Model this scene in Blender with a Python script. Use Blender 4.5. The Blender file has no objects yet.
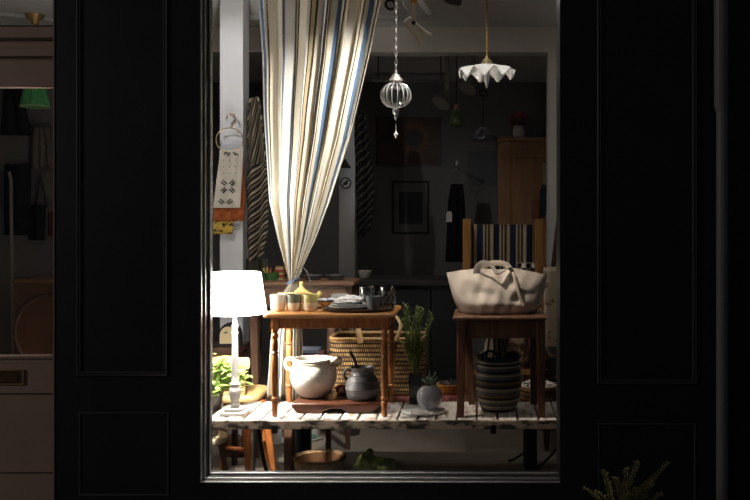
import bpy, bmesh, math, random
from mathutils import Vector, Matrix, Euler
C = bpy.context.scene
PI = math.pi
F = 940.0; VX = 480.0; VY = 212.0; EYE = 1.55
def X(px, d): return (px - VX) * d / F
def Z(py, d): return EYE - (py - VY) * d / F

# ------------------------------------------------------------------ materials
def _nt(name):
    m = bpy.data.materials.new(name); m.use_nodes = True
    nt = m.node_tree; b = nt.nodes['Principled BSDF']
    return m, nt, b
def mat(name, col, rough=0.6, metal=0.0, col2=None, scale=20.0, stretch=(1,1,1), lo=0.35, hi=0.65, bump=0.0,
        spec=0.5, detail=4.0, bscale=None, coat=0.0, emit=0.0):
    m, nt, b = _nt(name)
    b.inputs['Base Color'].default_value = (*col, 1)
    b.inputs['Roughness'].default_value = rough
    b.inputs['Metallic'].default_value = metal
    b.inputs['Specular IOR Level'].default_value = spec
    b.inputs['Coat Weight'].default_value = coat
    if emit:
        b.inputs['Emission Color'].default_value = (*col, 1); b.inputs['Emission Strength'].default_value = emit
    if col2 or bump:
        tc = nt.nodes.new('ShaderNodeTexCoord'); mp = nt.nodes.new('ShaderNodeMapping')
        mp.inputs['Scale'].default_value = stretch
        nt.links.new(tc.outputs['Object'], mp.inputs['Vector'])
        n = nt.nodes.new('ShaderNodeTexNoise'); n.inputs['Scale'].default_value = scale; n.inputs['Detail'].default_value = detail
        nt.links.new(mp.outputs['Vector'], n.inputs['Vector'])
        if col2:
            r = nt.nodes.new('ShaderNodeValToRGB')
            r.color_ramp.elements[0].position = lo; r.color_ramp.elements[1].position = hi
            r.color_ramp.elements[0].color = (*col, 1); r.color_ramp.elements[1].color = (*col2, 1)
            nt.links.new(n.outputs['Fac'], r.inputs['Fac']); nt.links.new(r.outputs['Color'], b.inputs['Base Color'])
        if bump:
            n2 = n
            if bscale:
                n2 = nt.nodes.new('ShaderNodeTexNoise'); n2.inputs['Scale'].default_value = bscale
                nt.links.new(mp.outputs['Vector'], n2.inputs['Vector'])
            bp = nt.nodes.new('ShaderNodeBump'); bp.inputs['Strength'].default_value = bump; bp.inputs['Distance'].default_value = 0.01
            nt.links.new(n2.outputs['Fac'], bp.inputs['Height']); nt.links.new(bp.outputs['Normal'], b.inputs['Normal'])
    return m
def stripes(name, cols, reps, axis='u', rough=0.85, skew=0.0, source='uv', offset=0.0, noise=0.0, zigzag=False):
    """cols: list of (width, colour); repeats reps times over the coordinate."""
    m, nt, b = _nt(name); b.inputs['Roughness'].default_value = rough
    b.inputs['Specular IOR Level'].default_value = 0.15
    tc = nt.nodes.new('ShaderNodeTexCoord'); sp = nt.nodes.new('ShaderNodeSeparateXYZ')
    nt.links.new(tc.outputs['UV' if source == 'uv' else 'Object'], sp.inputs[0])
    out = {'u': 'X', 'v': 'Y', 'x': 'X', 'y': 'Y', 'z': 'Z'}[axis]
    def mth(op, a, bb):
        n = nt.nodes.new('ShaderNodeMath'); n.operation = op
        for i, v in enumerate((a, bb)):
            if v is None: continue
            if isinstance(v, (int, float)): n.inputs[i].default_value = v
            else: nt.links.new(v, n.inputs[i])
        return n.outputs[0]
    val = sp.outputs[out]
    if skew:
        other = sp.outputs['Y' if out == 'X' else 'X']
        tri = mth('PINGPONG', other, 0.5) if zigzag else other
        val = mth('ADD', val, mth('MULTIPLY', tri, skew))
    if noise:
        nz = nt.nodes.new('ShaderNodeTexNoise'); nz.inputs['Scale'].default_value = 60
        nt.links.new(tc.outputs['Object'], nz.inputs['Vector'])
        val = mth('ADD', val, mth('MULTIPLY', mth('SUBTRACT', nz.outputs['Fac'], 0.5), noise))
    fr = mth('FRACT', mth('ADD', mth('MULTIPLY', val, reps), offset), None)
    r = nt.nodes.new('ShaderNodeValToRGB'); r.color_ramp.interpolation = 'CONSTANT'
    tot = sum(w for w, _ in cols); p = 0
    els = r.color_ramp.elements
    while len(els) < len(cols): els.new(0.5)
    for i, (w, c) in enumerate(cols):
        els[i].position = p / tot; p += w
    for i, (w, c) in enumerate(cols): els[i].color = (*c, 1)
    nt.links.new(fr, r.inputs['Fac'])
    n = nt.nodes.new('ShaderNodeTexNoise'); n.inputs['Scale'].default_value = 250
    nt.links.new(tc.outputs['Object'], n.inputs['Vector'])
    mx = nt.nodes.new('ShaderNodeMix'); mx.data_type = 'RGBA'; mx.blend_type = 'MULTIPLY'; mx.inputs[0].default_value = 0.35
    nt.links.new(r.outputs['Color'], mx.inputs[6]); nt.links.new(n.outputs['Fac'], mx.inputs[7])
    nt.links.new(mx.outputs[2], b.inputs['Base Color'])
    bp = nt.nodes.new('ShaderNodeBump'); bp.inputs['Strength'].default_value = 0.15; bp.inputs['Distance'].default_value = 0.002
    nt.links.new(n.outputs['Fac'], bp.inputs['Height']); nt.links.new(bp.outputs['Normal'], b.inputs['Normal'])
    return m
def weave(name, c1, c2, gap, sx, sy, rough=0.7):
    m, nt, b = _nt(name); b.inputs['Roughness'].default_value = rough; b.inputs['Specular IOR Level'].default_value = 0.3
    tc = nt.nodes.new('ShaderNodeTexCoord'); mp = nt.nodes.new('ShaderNodeMapping'); mp.inputs['Scale'].default_value = (sx, sy, 1)
    nt.links.new(tc.outputs['UV'], mp.inputs['Vector'])
    br = nt.nodes.new('ShaderNodeTexBrick'); br.inputs['Scale'].default_value = 1
    br.inputs['Color1'].default_value = (*c1, 1); br.inputs['Color2'].default_value = (*c2, 1); br.inputs['Mortar'].default_value = (*gap, 1)
    br.inputs['Mortar Size'].default_value = 0.21; br.inputs['Mortar Smooth'].default_value = 0.3
    br.inputs['Brick Width'].default_value = 1.0; br.inputs['Row Height'].default_value = 1.0
    nt.links.new(mp.outputs['Vector'], br.inputs['Vector'])
    nz = nt.nodes.new('ShaderNodeTexNoise'); nz.inputs['Scale'].default_value = 14; nt.links.new(mp.outputs['Vector'], nz.inputs['Vector'])
    nz.inputs['Scale'].default_value = 1.0
    mp2 = nt.nodes.new('ShaderNodeMapping'); mp2.inputs['Scale'].default_value = (sx*0.12, sy*0.75, 1); nt.links.new(tc.outputs['UV'], mp2.inputs['Vector']); nt.links.new(mp2.outputs['Vector'], nz.inputs['Vector'])
    mx = nt.nodes.new('ShaderNodeMix'); mx.data_type = 'RGBA'; mx.blend_type = 'MULTIPLY'; mx.inputs[0].default_value = 0.75
    rr = nt.nodes.new('ShaderNodeValToRGB'); rr.color_ramp.elements[0].position = 0.35; rr.color_ramp.elements[1].position = 0.6
    rr.color_ramp.elements[0].color = (0.14, 0.08, 0.045, 1)
    nt.links.new(nz.outputs['Fac'], rr.inputs['Fac'])
    nt.links.new(br.outputs['Color'], mx.inputs[6]); nt.links.new(rr.outputs['Color'], mx.inputs[7])
    nt.links.new(mx.outputs[2], b.inputs['Base Color'])
    bp = nt.nodes.new('ShaderNodeBump'); bp.inputs['Strength'].default_value = 0.8; bp.inputs['Distance'].default_value = 0.006; bp.invert = True
    nt.links.new(br.outputs['Fac'], bp.inputs['Height']); nt.links.new(bp.outputs['Normal'], b.inputs['Normal'])
    return m
def glassy(name, tint=(1,1,1), refl=0.5, rough=0.02, base=0.04):
    m = bpy.data.materials.new(name); m.use_nodes = True; nt = m.node_tree; nt.nodes.clear()
    o = nt.nodes.new('ShaderNodeOutputMaterial'); t = nt.nodes.new('ShaderNodeBsdfTransparent'); g = nt.nodes.new('ShaderNodeBsdfGlossy')
    t.inputs['Color'].default_value = (*tint, 1); g.inputs['Roughness'].default_value = rough
    lw = nt.nodes.new('ShaderNodeFresnel'); lw.inputs['IOR'].default_value = 1.45
    mx = nt.nodes.new('ShaderNodeMixShader'); ml = nt.nodes.new('ShaderNodeMath'); ml.operation = 'MULTIPLY'; ml.inputs[1].default_value = refl
    nt.links.new(lw.outputs[0], ml.inputs[0]); nt.links.new(ml.outputs[0], mx.inputs[0])
    nt.links.new(t.outputs[0], mx.inputs[1]); nt.links.new(g.outputs[0], mx.inputs[2]); nt.links.new(mx.outputs[0], o.inputs[0])
    return m
def leafmat(name, c1, c2, rough=0.5):
    m, nt, b = _nt(name); b.inputs['Roughness'].default_value = rough
    oi = nt.nodes.new('ShaderNodeTexCoord'); n = nt.nodes.new('ShaderNodeTexNoise'); n.inputs['Scale'].default_value = 25
    nt.links.new(oi.outputs['Object'], n.inputs['Vector'])
    r = nt.nodes.new('ShaderNodeValToRGB'); r.color_ramp.elements[0].position = 0.4; r.color_ramp.elements[1].position = 0.6
    r.color_ramp.elements[0].color = (*c1, 1); r.color_ramp.elements[1].color = (*c2, 1)
    nt.links.new(n.outputs['Fac'], r.inputs['Fac']); nt.links.new(r.outputs['Color'], b.inputs['Base Color'])
    return m

# ------------------------------------------------------------------ mesh builder
class B:
    def __init__(s):
        s.mi = 0; s.bm = bmesh.new(); s.uv = s.bm.loops.layers.uv.new('UVMap')
    def face(s, vs, uvs=None):
        try: f = s.bm.faces.new(vs)
        except ValueError: return None
        f.material_index = s.mi
        if uvs:
            for l, u in zip(f.loops, uvs): l[s.uv].uv = u
        return f
    def box(s, x0, x1, y0, y1, z0, z1):
        v = [s.bm.verts.new((x, y, z)) for z in (z0, z1) for y in (y0, y1) for x in (x0, x1)]
        for q in ((0,2,3,1),(4,5,7,6),(0,1,5,4),(2,6,7,3),(0,4,6,2),(1,3,7,5)): s.face([v[i] for i in q])
        return s
    def bar(s, p0, p1, w, h, up=(0,0,1), w1=None, h1=None):
        p0, p1 = Vector(p0), Vector(p1); d = (p1-p0).normalized(); u = Vector(up)
        a = d.cross(u)
        if a.length < 1e-4: a = d.cross(Vector((0,1,0)))
        a.normalize(); u = a.cross(d).normalized()
        r = []
        for p, ww, hh in ((p0, w, h), (p1, w1 or w, h1 or h)):
            r.append([s.bm.verts.new(p + a*sx*ww/2 + u*sz*hh/2) for sx, sz in ((-1,-1),(1,-1),(1,1),(-1,1))])
        for i in range(4): s.face([r[0][i], r[0][(i+1)%4], r[1][(i+1)%4], r[1][i]])
        s.face(r[0][::-1]); s.face(r[1]); return s
    def rings(s, rings, closed_u=True, cap=True, uvw=1.0, uvh=1.0):
        R = [[s.bm.verts.new(p) for p in r] for r in rings]; n = len(R[0]); m = len(R)
        mid = R[m//2]; acc = [0.0]
        for i in range(n): acc.append(acc[-1] + (mid[(i+1)%n].co-mid[i].co).length)
        acc = [a/max(acc[-1],1e-9)*uvw for a in acc]
        for j in range(m-1):
            for i in range(n if closed_u else n-1):
                k = (i+1) % n
                s.face([R[j][i], R[j][k], R[j+1][k], R[j+1][i]],
                       [(acc[i], j/(m-1)*uvh), (acc[i+1], j/(m-1)*uvh), (acc[i+1], (j+1)/(m-1)*uvh), (acc[i], (j+1)/(m-1)*uvh)])
        if cap and closed_u:
            s.face(R[0][::-1]); s.face(R[-1])
        return s
    def lathe(s, prof, c=(0,0,0), n=32, cap=False, sx=1, sy=1):
        c = Vector(c)
        rs = [[c + Vector((max(r, 1e-4)*math.cos(2*PI*i/n)*sx, max(r, 1e-4)*math.sin(2*PI*i/n)*sy, z)) for i in range(n)] for r, z in prof]
        return s.rings(rs, cap=cap)
    def tube(s, pts, r, n=10, cap=True, flat=1.0, up=(0,0,1)):
        pts = [Vector(p) for p in pts]; rs = []
        if not isinstance(r, (list, tuple)): r = [r]*len(pts)
        pa = None
        for i, p in enumerate(pts):
            d = (pts[min(i+1, len(pts)-1)] - pts[max(i-1, 0)]).normalized()
            if pa is None:
                a = d.cross(Vector(up))
                if a.length < 1e-3: a = d.cross(Vector((0.3,1,0.1)))
            else: a = pa - d*pa.dot(d)
            a.normalize(); pa = a; b = d.cross(a)
            rs.append([p + (a*math.cos(2*PI*k/n) + b*math.sin(2*PI*k/n)*flat)*r[i] for k in range(n)])
        return s.rings(rs, cap=cap)
    def ellip(s, c, r, rot=(0,0,0), nu=20, nv=12):
        c = Vector(c); M = Euler(rot).to_matrix(); rs = []
        for j in range(nv+1):
            t = -PI/2 + PI*j/nv; t = max(min(t, PI/2-0.01), -PI/2+0.01)
            rs.append([c + M @ Vector((r[0]*math.cos(t)*math.cos(2*PI*i/nu), r[1]*math.cos(t)*math.sin(2*PI*i/nu), r[2]*math.sin(t))) for i in range(nu)])
        return s.rings(rs)
    def sheet(s, grid, uvs=True):
        V = [[s.bm.verts.new(p) for p in r] for r in grid]; m, n = len(V), len(V[0])
        for j in range(m-1):
            for i in range(n-1):
                s.face([V[j][i], V[j][i+1], V[j+1][i+1], V[j+1][i]],
                       [(i/(n-1), j/(m-1)), ((i+1)/(n-1), j/(m-1)), ((i+1)/(n-1), (j+1)/(m-1)), (i/(n-1), (j+1)/(m-1))])
        return s
    def prism(s, poly, y0, y1):
        """poly of (x,z), extruded along y."""
        a = [s.bm.verts.new((x, y0, z)) for x, z in poly]; b = [s.bm.verts.new((x, y1, z)) for x, z in poly]
        n = len(poly); s.face(a); s.face(b[::-1])
        for i in range(n): s.face([a[i], b[i], b[(i+1)%n], a[(i+1)%n]])
        return s
    def leaf(s, p, d, up, L, W, bend=0.3):
        p = Vector(p); d = Vector(d).normalized(); a = d.cross(Vector(up))
        if a.length < 1e-3: a = d.cross(Vector((1,0.2,0)))
        a.normalize(); n = a.cross(d)
        q = [p, p + d*L*0.35 + a*W/2 - n*W*.12, p + d*L*0.35 - a*W/2 - n*W*.12, p + d*L*0.7 + a*W*.38 - n*L*bend*.35,
             p + d*L*0.7 - a*W*.38 - n*L*bend*.35, p + d*L - n*L*bend*.8, p + d*L*.35 , p + d*L*.7 - n*L*bend*.25]
        v = [s.bm.verts.new(x) for x in q]
        for f in ((0,1,6),(0,6,2),(1,3,7,6),(2,6,7,4),(3,5,7),(4,7,5)): s.face([v[i] for i in f])
        return s
    def frame(s, x0, x1, z0, z1, y, prof):
        """mitred rectangular frame swept from (inset, depth) pairs."""
        rs = [[(x0+i, y+h, z0+i), (x1-i, y+h, z0+i), (x1-i, y+h, z1-i), (x0+i, y+h, z1-i)] for i, h in prof]
        return s.rings(rs, cap=False)
def root_loc(o):
    v = Vector((0,0,0))
    while o is not None: v = v + Vector(o.location); o = o.parent
    return v
def obj(name, b, m, parent=None, world=True, smooth=True, bevel=0, solid=0, subsurf=0, remesh=0, angle=40, normals=True):
    if parent is not None and world:
        bmesh.ops.translate(b.bm, vec=-root_loc(parent), verts=b.bm.verts)
    if normals: bmesh.ops.recalc_face_normals(b.bm, faces=b.bm.faces)
    me = bpy.data.meshes.new(name); b.bm.to_mesh(me); b.bm.free()
    for p in me.polygons: p.use_smooth = smooth
    if smooth: me.set_sharp_from_angle(angle=math.radians(angle))
    for x in (m if isinstance(m, (list, tuple)) else [m]): me.materials.append(x)
    o = bpy.data.objects.new(name, me); C.collection.objects.link(o)
    if parent is not None: o.parent = parent
    if remesh:
        md = o.modifiers.new('r', 'REMESH'); md.mode = 'VOXEL'; md.voxel_size = remesh; md.use_smooth_shade = True
        md = o.modifiers.new('s', 'SMOOTH'); md.iterations = 6
    if solid:
        md = o.modifiers.new('t', 'SOLIDIFY'); md.thickness = solid; md.offset = 0
    if subsurf:
        md = o.modifiers.new('u', 'SUBSURF'); md.levels = subsurf; md.render_levels = subsurf
    if bevel:
        md = o.modifiers.new('b', 'BEVEL'); md.width = bevel; md.segments = 2; md.limit_method = 'ANGLE'; md.angle_limit = 0.6
    return o
def thing(name, label, cat, loc, group=None):
    o = bpy.data.objects.new(name, None); C.collection.objects.link(o); o.location = loc; o.empty_display_size = 0.05
    o['label'] = label; o['category'] = cat
    if group: o['group'] = group
    return o
def tag(o, label, cat, group=None):
    o['label'] = label; o['category'] = cat
    if group: o['group'] = group
    return o
def struct(name, b, m, **k):
    o = obj(name, b, m, **k); o['kind'] = 'structure'; return o
def dup(r, loc, label=None, rz=None, mats=None):
    c = r.copy(); C.collection.objects.link(c); c.location = loc
    if rz is not None: c.rotation_euler = (0, 0, rz)
    if label: c['label'] = label
    for ch in r.children:
        q = ch.copy(); C.collection.objects.link(q); q.parent = c
        for g in ch.children:
            w = g.copy(); C.collection.objects.link(w); w.parent = q
    return c
def chain_pts(f, n): return [f(i/(n-1)) for i in range(n)]
def lerp(tab, t):
    for (a, va), (b, vb) in zip(tab, tab[1:]):
        if t <= b:
            k = (t-a)/(b-a) if b > a else 0
            return va + (vb-va)*k
    return tab[-1][1]
def hang(name, label, cat, m, pts_l, pts_r, d, amp, nf, y0, y1, thick=0.006, nu=30, nv=24, swirl=0.0, extra=None):
    g = []
    for j in range(nv+1):
        py = y0+(y1-y0)*j/nv; a = lerp(pts_l, py); c = lerp(pts_r, py)
        g.append([(X(a+(c-a)*i/nu, d), d+amp*math.sin(i/nu*PI*2*nf+swirl*j), Z(py+swirl*3*math.sin(i/nu*PI), d)) for i in range(nu+1)])
    b = B().sheet(g)
    if extra: b.mi = 1; extra(b)
    return tag(obj(name, b, m, solid=thick, angle=80), label, cat)
R = random.Random(7)

# ------------------------------------------------------------------ palette
black_paint = mat('black_paint', (0.024,0.022,0.024), 0.42, col2=(0.030,0.027,0.028), scale=6, bump=0.02, bscale=90)
frame_paint = mat('frame_paint', (0.07,0.069,0.07), 0.3)
brown_paint = mat('brown_paint', (0.50,0.35,0.28), 0.42, col2=(0.46,0.32,0.255), scale=5)
mould_highlight = mat('mould_highlight', (0.085,0.08,0.082), 0.3)  # facade black lightened so the mouldings carry their highlights in the colour
brass = mat('brass', (0.55,0.36,0.16), 0.35, 0.65)
dark_metal = mat('dark_metal', (0.02,0.02,0.022), 0.4, 0.6)
steel = mat('grey_iron', (0.32,0.31,0.30), 0.45, 0.7)
chain_m = mat('chain_metal', (0.035,0.030,0.026), 0.45, 0.0, spec=0.4)
white_wall = mat('white_wall', (0.60,0.61,0.64), 0.8, col2=(0.55,0.56,0.59), scale=2)
grey_wall = mat('grey_wall', (0.42,0.40,0.38), 0.85, col2=(0.36,0.34,0.33), scale=2)
ceil_m = mat('ceiling_paint', (0.68,0.68,0.69), 0.85, col2=(0.62,0.62,0.63), scale=1.5)
floor_m = mat('floor_concrete', (0.30,0.255,0.205), 0.6, col2=(0.235,0.20,0.16), scale=2.5)
pave_m = mat('pavement', (0.06,0.06,0.06), 0.8, col2=(0.045,0.045,0.045), scale=8)
pine = mat('pine', (0.52,0.24,0.075), 0.42, col2=(0.38,0.155,0.042), scale=6, stretch=(1,8,8), bump=0.05)
turned = mat('turned_wood', (0.46,0.17,0.045), 0.32, col2=(0.27,0.085,0.025), scale=12, stretch=(6,6,0.8), coat=0.2)
walnut = mat('walnut', (0.19,0.085,0.04), 0.45, col2=(0.11,0.048,0.024), scale=9, stretch=(6,6,0.7))
mahog = mat('red_brown_wood', (0.10,0.030,0.013), 0.35, col2=(0.055,0.017,0.009), scale=10, stretch=(0.8,6,6))
orange_wood = mat('orange_wood', (0.50,0.17,0.045), 0.35, col2=(0.36,0.11,0.03), scale=9, stretch=(6,6,0.8))
pale_wood = mat('pale_wood', (0.70,0.46,0.20), 0.5, col2=(0.60,0.38,0.16), scale=8, stretch=(0.8,6,6))
dark_wood = mat('dark_wood', (0.075,0.036,0.02), 0.5, col2=(0.045,0.022,0.013), scale=8, stretch=(0.8,6,6))
white_paint = mat('white_lacquer', (0.90,0.89,0.86), 0.3)
cream_glaze = mat('cream_glaze', (0.74,0.68,0.55), 0.28, col2=(0.66,0.58,0.43), scale=6, lo=0.45, hi=0.7, bump=0.06, bscale=30)
grey_glaze = mat('grey_glaze', (0.085,0.082,0.08), 0.45, col2=(0.035,0.036,0.039), scale=16, stretch=(1,1,5), bump=0.35)
stoneware = mat('stoneware', (0.62,0.47,0.31), 0.5)
yellow_glaze = mat('yellow_glaze', (0.74,0.60,0.20), 0.25)
ink = mat('ink_black', (0.012,0.012,0.014), 0.7)
blackcloth = mat('black_cloth', (0.010,0.010,0.012), 0.9, col2=(0.018,0.018,0.02), scale=8, spec=0.1)
terracotta = mat('rust_cloth', (0.20,0.045,0.015), 0.8, col2=(0.32,0.10,0.03), scale=30, spec=0.1)
canvas = mat('canvas_leather', (0.70,0.62,0.53), 0.55, col2=(0.64,0.565,0.48), scale=5, bump=0.05, bscale=60)
glass = glassy('window_glass', refl=0.35)
tumbler_glass = glassy('tumbler_glass', tint=(0.92,0.92,0.92), refl=4.0, rough=0.03)
lantern_glass = glassy('lantern_glass', tint=(0.86,0.86,0.85), refl=2.0, rough=0.06)

# ------------------------------------------------------------------ setting
XL, XR, YB, HC = -4.2, 1.5, 10.5, 3.0
YF = 4.25
struct('floor', B().box(XL, XR, YF+0.2, YB, -0.1, 0.0), floor_m)
struct('ceiling', B().box(XL, XR, YF+0.2, YB, HC, HC+0.1), ceil_m)
struct('wall_left', B().box(XL-0.1, XL, YF+0.2, YB, 0, HC), grey_wall)
struct('wall_right', B().box(XR, XR+0.1, YF+0.2, YB, 0, HC), white_wall)
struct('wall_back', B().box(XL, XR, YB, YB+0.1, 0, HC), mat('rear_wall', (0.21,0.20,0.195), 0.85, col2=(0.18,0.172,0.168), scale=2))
struct('ground', B().box(-8, 8, -3, YF, -0.12, 0.0), pave_m)
# partition behind the side door, with the coats
PD = 7.3
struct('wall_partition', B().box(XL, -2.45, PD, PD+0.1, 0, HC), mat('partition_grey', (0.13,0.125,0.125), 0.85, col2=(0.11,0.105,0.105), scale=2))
# pillars and beam
struct('trim_pillar', B().box(X(220,6.2), X(243,6.2), 6.2, 6.36, 0, HC), white_wall)
BD = 7.37
struct('trim_beam', B().box(-2.45, XR, BD, BD+0.18, Z(52,BD), HC), grey_wall)
beam_m = mat('beam_paint', (0.80,0.77,0.73), 0.8, col2=(0.75,0.72,0.68), scale=2)
bpy.data.objects['trim_beam'].data.materials[0] = beam_m
struct('trim_post', B().box(X(548,BD), XR, BD-0.02, BD+0.18, 0, Z(52,BD)), beam_m)
struct('trim_column', B().box(X(339,8.6), X(355,8.6), 8.6, 8.75, 0, HC), white_wall)
# ceiling batten
struct('trim_batten', B().box(-1.9, X(432,6.95), 6.92, 6.98, HC-0.03, HC), white_wall, bevel=0.004)
struct('trim_ceiling_strip', B().bar((-3.75,6.65,HC-0.012), (-3.0,7.2,HC-0.012), 0.05, 0.024), white_wall)

# facade
xp0, xp1 = X(54,YF), X(200,YF)          # left pilaster
xw0, xw1 = xp1, 0.362                    # window opening
zw0, zw1 = 0.325, 2.78
xq1 = X(716,YF)
w = B()
w.box(xp0, xp1, YF, YF+0.2, 0, 3.3); w.box(xw1, xq1, YF, YF+0.2, 0, 3.3)
w.box(xw0, xw1, YF, YF+0.2, 0, zw0); w.box(xw0, xw1, YF, YF+0.2, zw1, 3.3)
w.box(xq1, 3.0, YF+0.06, YF+0.2, 0, 3.3)
w.box(XL-0.3, -2.95, YF, YF+0.2, 0, 3.3); w.box(-2.95, xp0, YF+0.02, YF+0.2, 2.78, 3.3)
struct('wall_front', w, black_paint)
mould = [(0,0),(0.0,-0.007),(0.004,-0.011),(0.008,-0.009),(0.010,-0.004),(0.014,-0.009),(0.018,-0.008),(0.022,0.0)]
def panel(n, x0, x1, y0, y1):
    struct('trim_%d' % n, B().frame(X(x0,YF), X(x1,YF), Z(y1,YF), Z(y0,YF) if y0 is not None else 3.1, YF, mould), mould_highlight)
panel(1, 77, 168, None, 376)
flat = mould
mould = [(0,0),(0.0,-0.004),(0.006,-0.005),(0.010,0.0)]
panel(2, 79, 169, 412, 496)
panel(4, 598, 696, 423, 520)
mould = flat
panel(3, 597, 697, None, 384)
struct('trim_5', B().box(xp0-0.003, xp0+0.003, YF-0.004, YF+0.05, 0, 3.2), mat('edge_glint', (0.40,0.29,0.22), 0.4))  # glint along the pilaster edge, painted as a pale warm strip
# corner pipe beside the pier
struct('trim_pipe', B().tube([(X(722,4.2),4.2,0),(X(722,4.2),4.2,Z(112,4.2))], 0.026, 14).tube([(X(722,4.2),4.2,Z(112,4.2)),(X(721,4.2),4.2,Z(106,4.2)),(X(721,4.2),4.2,3.2)], [0.026,0.031,0.031], 14),
       mat('grey_pipe', (0.34,0.31,0.29), 0.45))
# shop window
wf = [(0,0.003),(0.0125,0.004),(0.0135,0.055),(0.017,0.057),(0.018,0.110),(0.025,0.112),(0.026,0.15)]
win = struct('window_1', B().frame(xw0-0.012, 0.425, zw0-0.012, zw1+0.012, YF, wf), frame_paint, angle=25)
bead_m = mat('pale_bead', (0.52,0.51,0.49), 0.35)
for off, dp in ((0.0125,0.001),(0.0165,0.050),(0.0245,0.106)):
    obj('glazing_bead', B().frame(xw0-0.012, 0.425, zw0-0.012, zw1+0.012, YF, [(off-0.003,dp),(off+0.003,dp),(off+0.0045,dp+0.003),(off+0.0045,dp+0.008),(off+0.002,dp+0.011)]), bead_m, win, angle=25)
obj('pane', B().box(xw0+0.008, 0.40, 4.388, 4.394, zw0+0.008, zw1-0.008), glass, win)
# side door
DX0, DX1, DY = -2.95, -1.99, 4.40
dr = B(); wz = lambda y: Z(y, DY)
dr.box(DX0, DX1+0.075, DY, DY+0.05, 0, wz(357))                        # lower leaf
dr.box(DX0, DX1+0.075, DY-0.015, DY, wz(393), wz(385.5)).box(DX0, DX1+0.075, DY-0.012, DY, wz(472), wz(469))
dr.box(DX0, DX1+0.075, DY-0.012, DY+0.05, wz(358.5), wz(356))
dr.box(DX0, DX1+0.075, DY, DY+0.05, wz(87), wz(60)).box(DX0, DX1+0.075, DY+0.02, DY+0.06, wz(60), wz(40))
dr.box(DX0, DX1+0.075, DY-0.02, DY+0.03, wz(57), wz(48.5)).box(DX0, DX1+0.075, DY-0.03, DY+0.05, wz(39), wz(28))
dr.box(DX0, DX0+0.1, DY, DY+0.05, 0, 2.78).box(DX1-0.004, DX1+0.075, DY, DY+0.05, wz(357), 2.78)
door = struct('door_1', dr, brown_paint, bevel=0.003)
obj('pane', B().box(DX0+0.05, DX1, DY+0.02, DY+0.026, wz(357), wz(87)), glass, door)
obj('transom_pane', B().box(DX0+0.05, DX1, DY+0.02, DY+0.026, wz(28), 2.78), glass, door)
lp = obj('letter_plate', B().frame(X(-38,DY), X(25,DY), wz(385), wz(369.5), DY, [(0,0),(0,-0.008),(0.004,-0.010),(0.010,-0.006),(0.012,0.0)]), brass, door)
obj('letter_flap', B().box(X(-34,DY), X(19,DY), DY-0.012, DY, wz(382.5), wz(372)), mat('dark_brass', (0.30,0.19,0.08), 0.35, 1.0), lp, world=True, bevel=0.003)

# ------------------------------------------------------------------ display bench
BZ = 0.532
by0, by1 = 4.60, 5.06
bench = thing('display_bench', 'long weathered bench of white-painted slats running along the shop window', 'bench', (-0.4, 4.83, 0))
slat_m = mat('flaked_white_paint', (0.80,0.76,0.70), 0.6, col2=(0.32,0.22,0.15), scale=7, stretch=(5,1,1), lo=0.47, hi=0.68, bump=0.15, bscale=40)
s = B(); x = -1.345; k = 0
while x < 0.62:
    ww = R.uniform(0.088, 0.108); dz = R.uniform(-0.003, 0.0)
    s.box(x, x+ww-0.010, by0+0.012, by1-R.uniform(0,0.01), BZ-0.022+dz, BZ+dz); x += ww
obj('slatted_top', s, slat_m, bench, bevel=0.003)
fas_m = mat('chipped_edge', (0.58,0.46,0.34), 0.75, col2=(0.055,0.04,0.03), scale=13, stretch=(1,1,1.8), lo=0.47, hi=0.58, bump=0.4, detail=8)
obj('front_rail', B().box(-1.35, 0.62, by0, by0+0.022, BZ-0.046, BZ-0.003), fas_m, bench, bevel=0.004)
obj('underframe', B().box(-1.33, 0.6, by0+0.03, by1-0.03, BZ-0.05, BZ-0.026), dark_wood, bench)
for px in (274.5, 493.5):
    obj('bracket', B().box(X(px-3,4.6), X(px+2.5,4.6), by0-0.006, by0+0.03, BZ-0.066, BZ-0.024), dark_metal, bench, bevel=0.002)
def leg_iron(px_top, px_bot, y0, y1, m, wd, curve=0.0):
    pts = []
    for i in range(9):
        t = i/8; pts.append((X(px_top,4.8)+(X(px_bot,4.8)-X(px_top,4.8))*t + curve*math.sin(PI*t), y0+(y1-y0)*t, (BZ-0.05)*(1-t)))
    return B().tube(pts, wd, 8, flat=0.6, up=(1,0,0))
obj('leg', leg_iron(256, 249.5, 4.78, 4.74, steel, 0.017, 0.012), steel, bench)
obj('leg', leg_iron(257, 276, 4.80, 4.90, dark_metal, 0.017, -0.018), dark_metal, bench)
obj('leg', B().box(X(525.5,4.8), X(537,4.8), 4.80, 4.83, 0, BZ-0.05), dark_metal, bench, bevel=0.003)
st = B()
st.tube([(X(532,4.86),4.86,0.19),(X(575,4.86),4.86,0.42)], 0.007, 8); st.tube([(X(512,4.86),4.86,0.265),(X(532,4.86),4.86,0.33)], 0.006, 8)
st.tube([(X(512,4.86),4.86,0.06),(X(532,4.86),4.86,0.15)], 0.006, 8); st.ellip((X(532,4.79),4.795,0.22), (0.013,0.008,0.013))
st.tube([(X(512,4.86),4.86,0.265),(X(508,4.86),4.86,0.265)], 0.007, 8)
obj('strut', st, dark_metal, bench)

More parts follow.
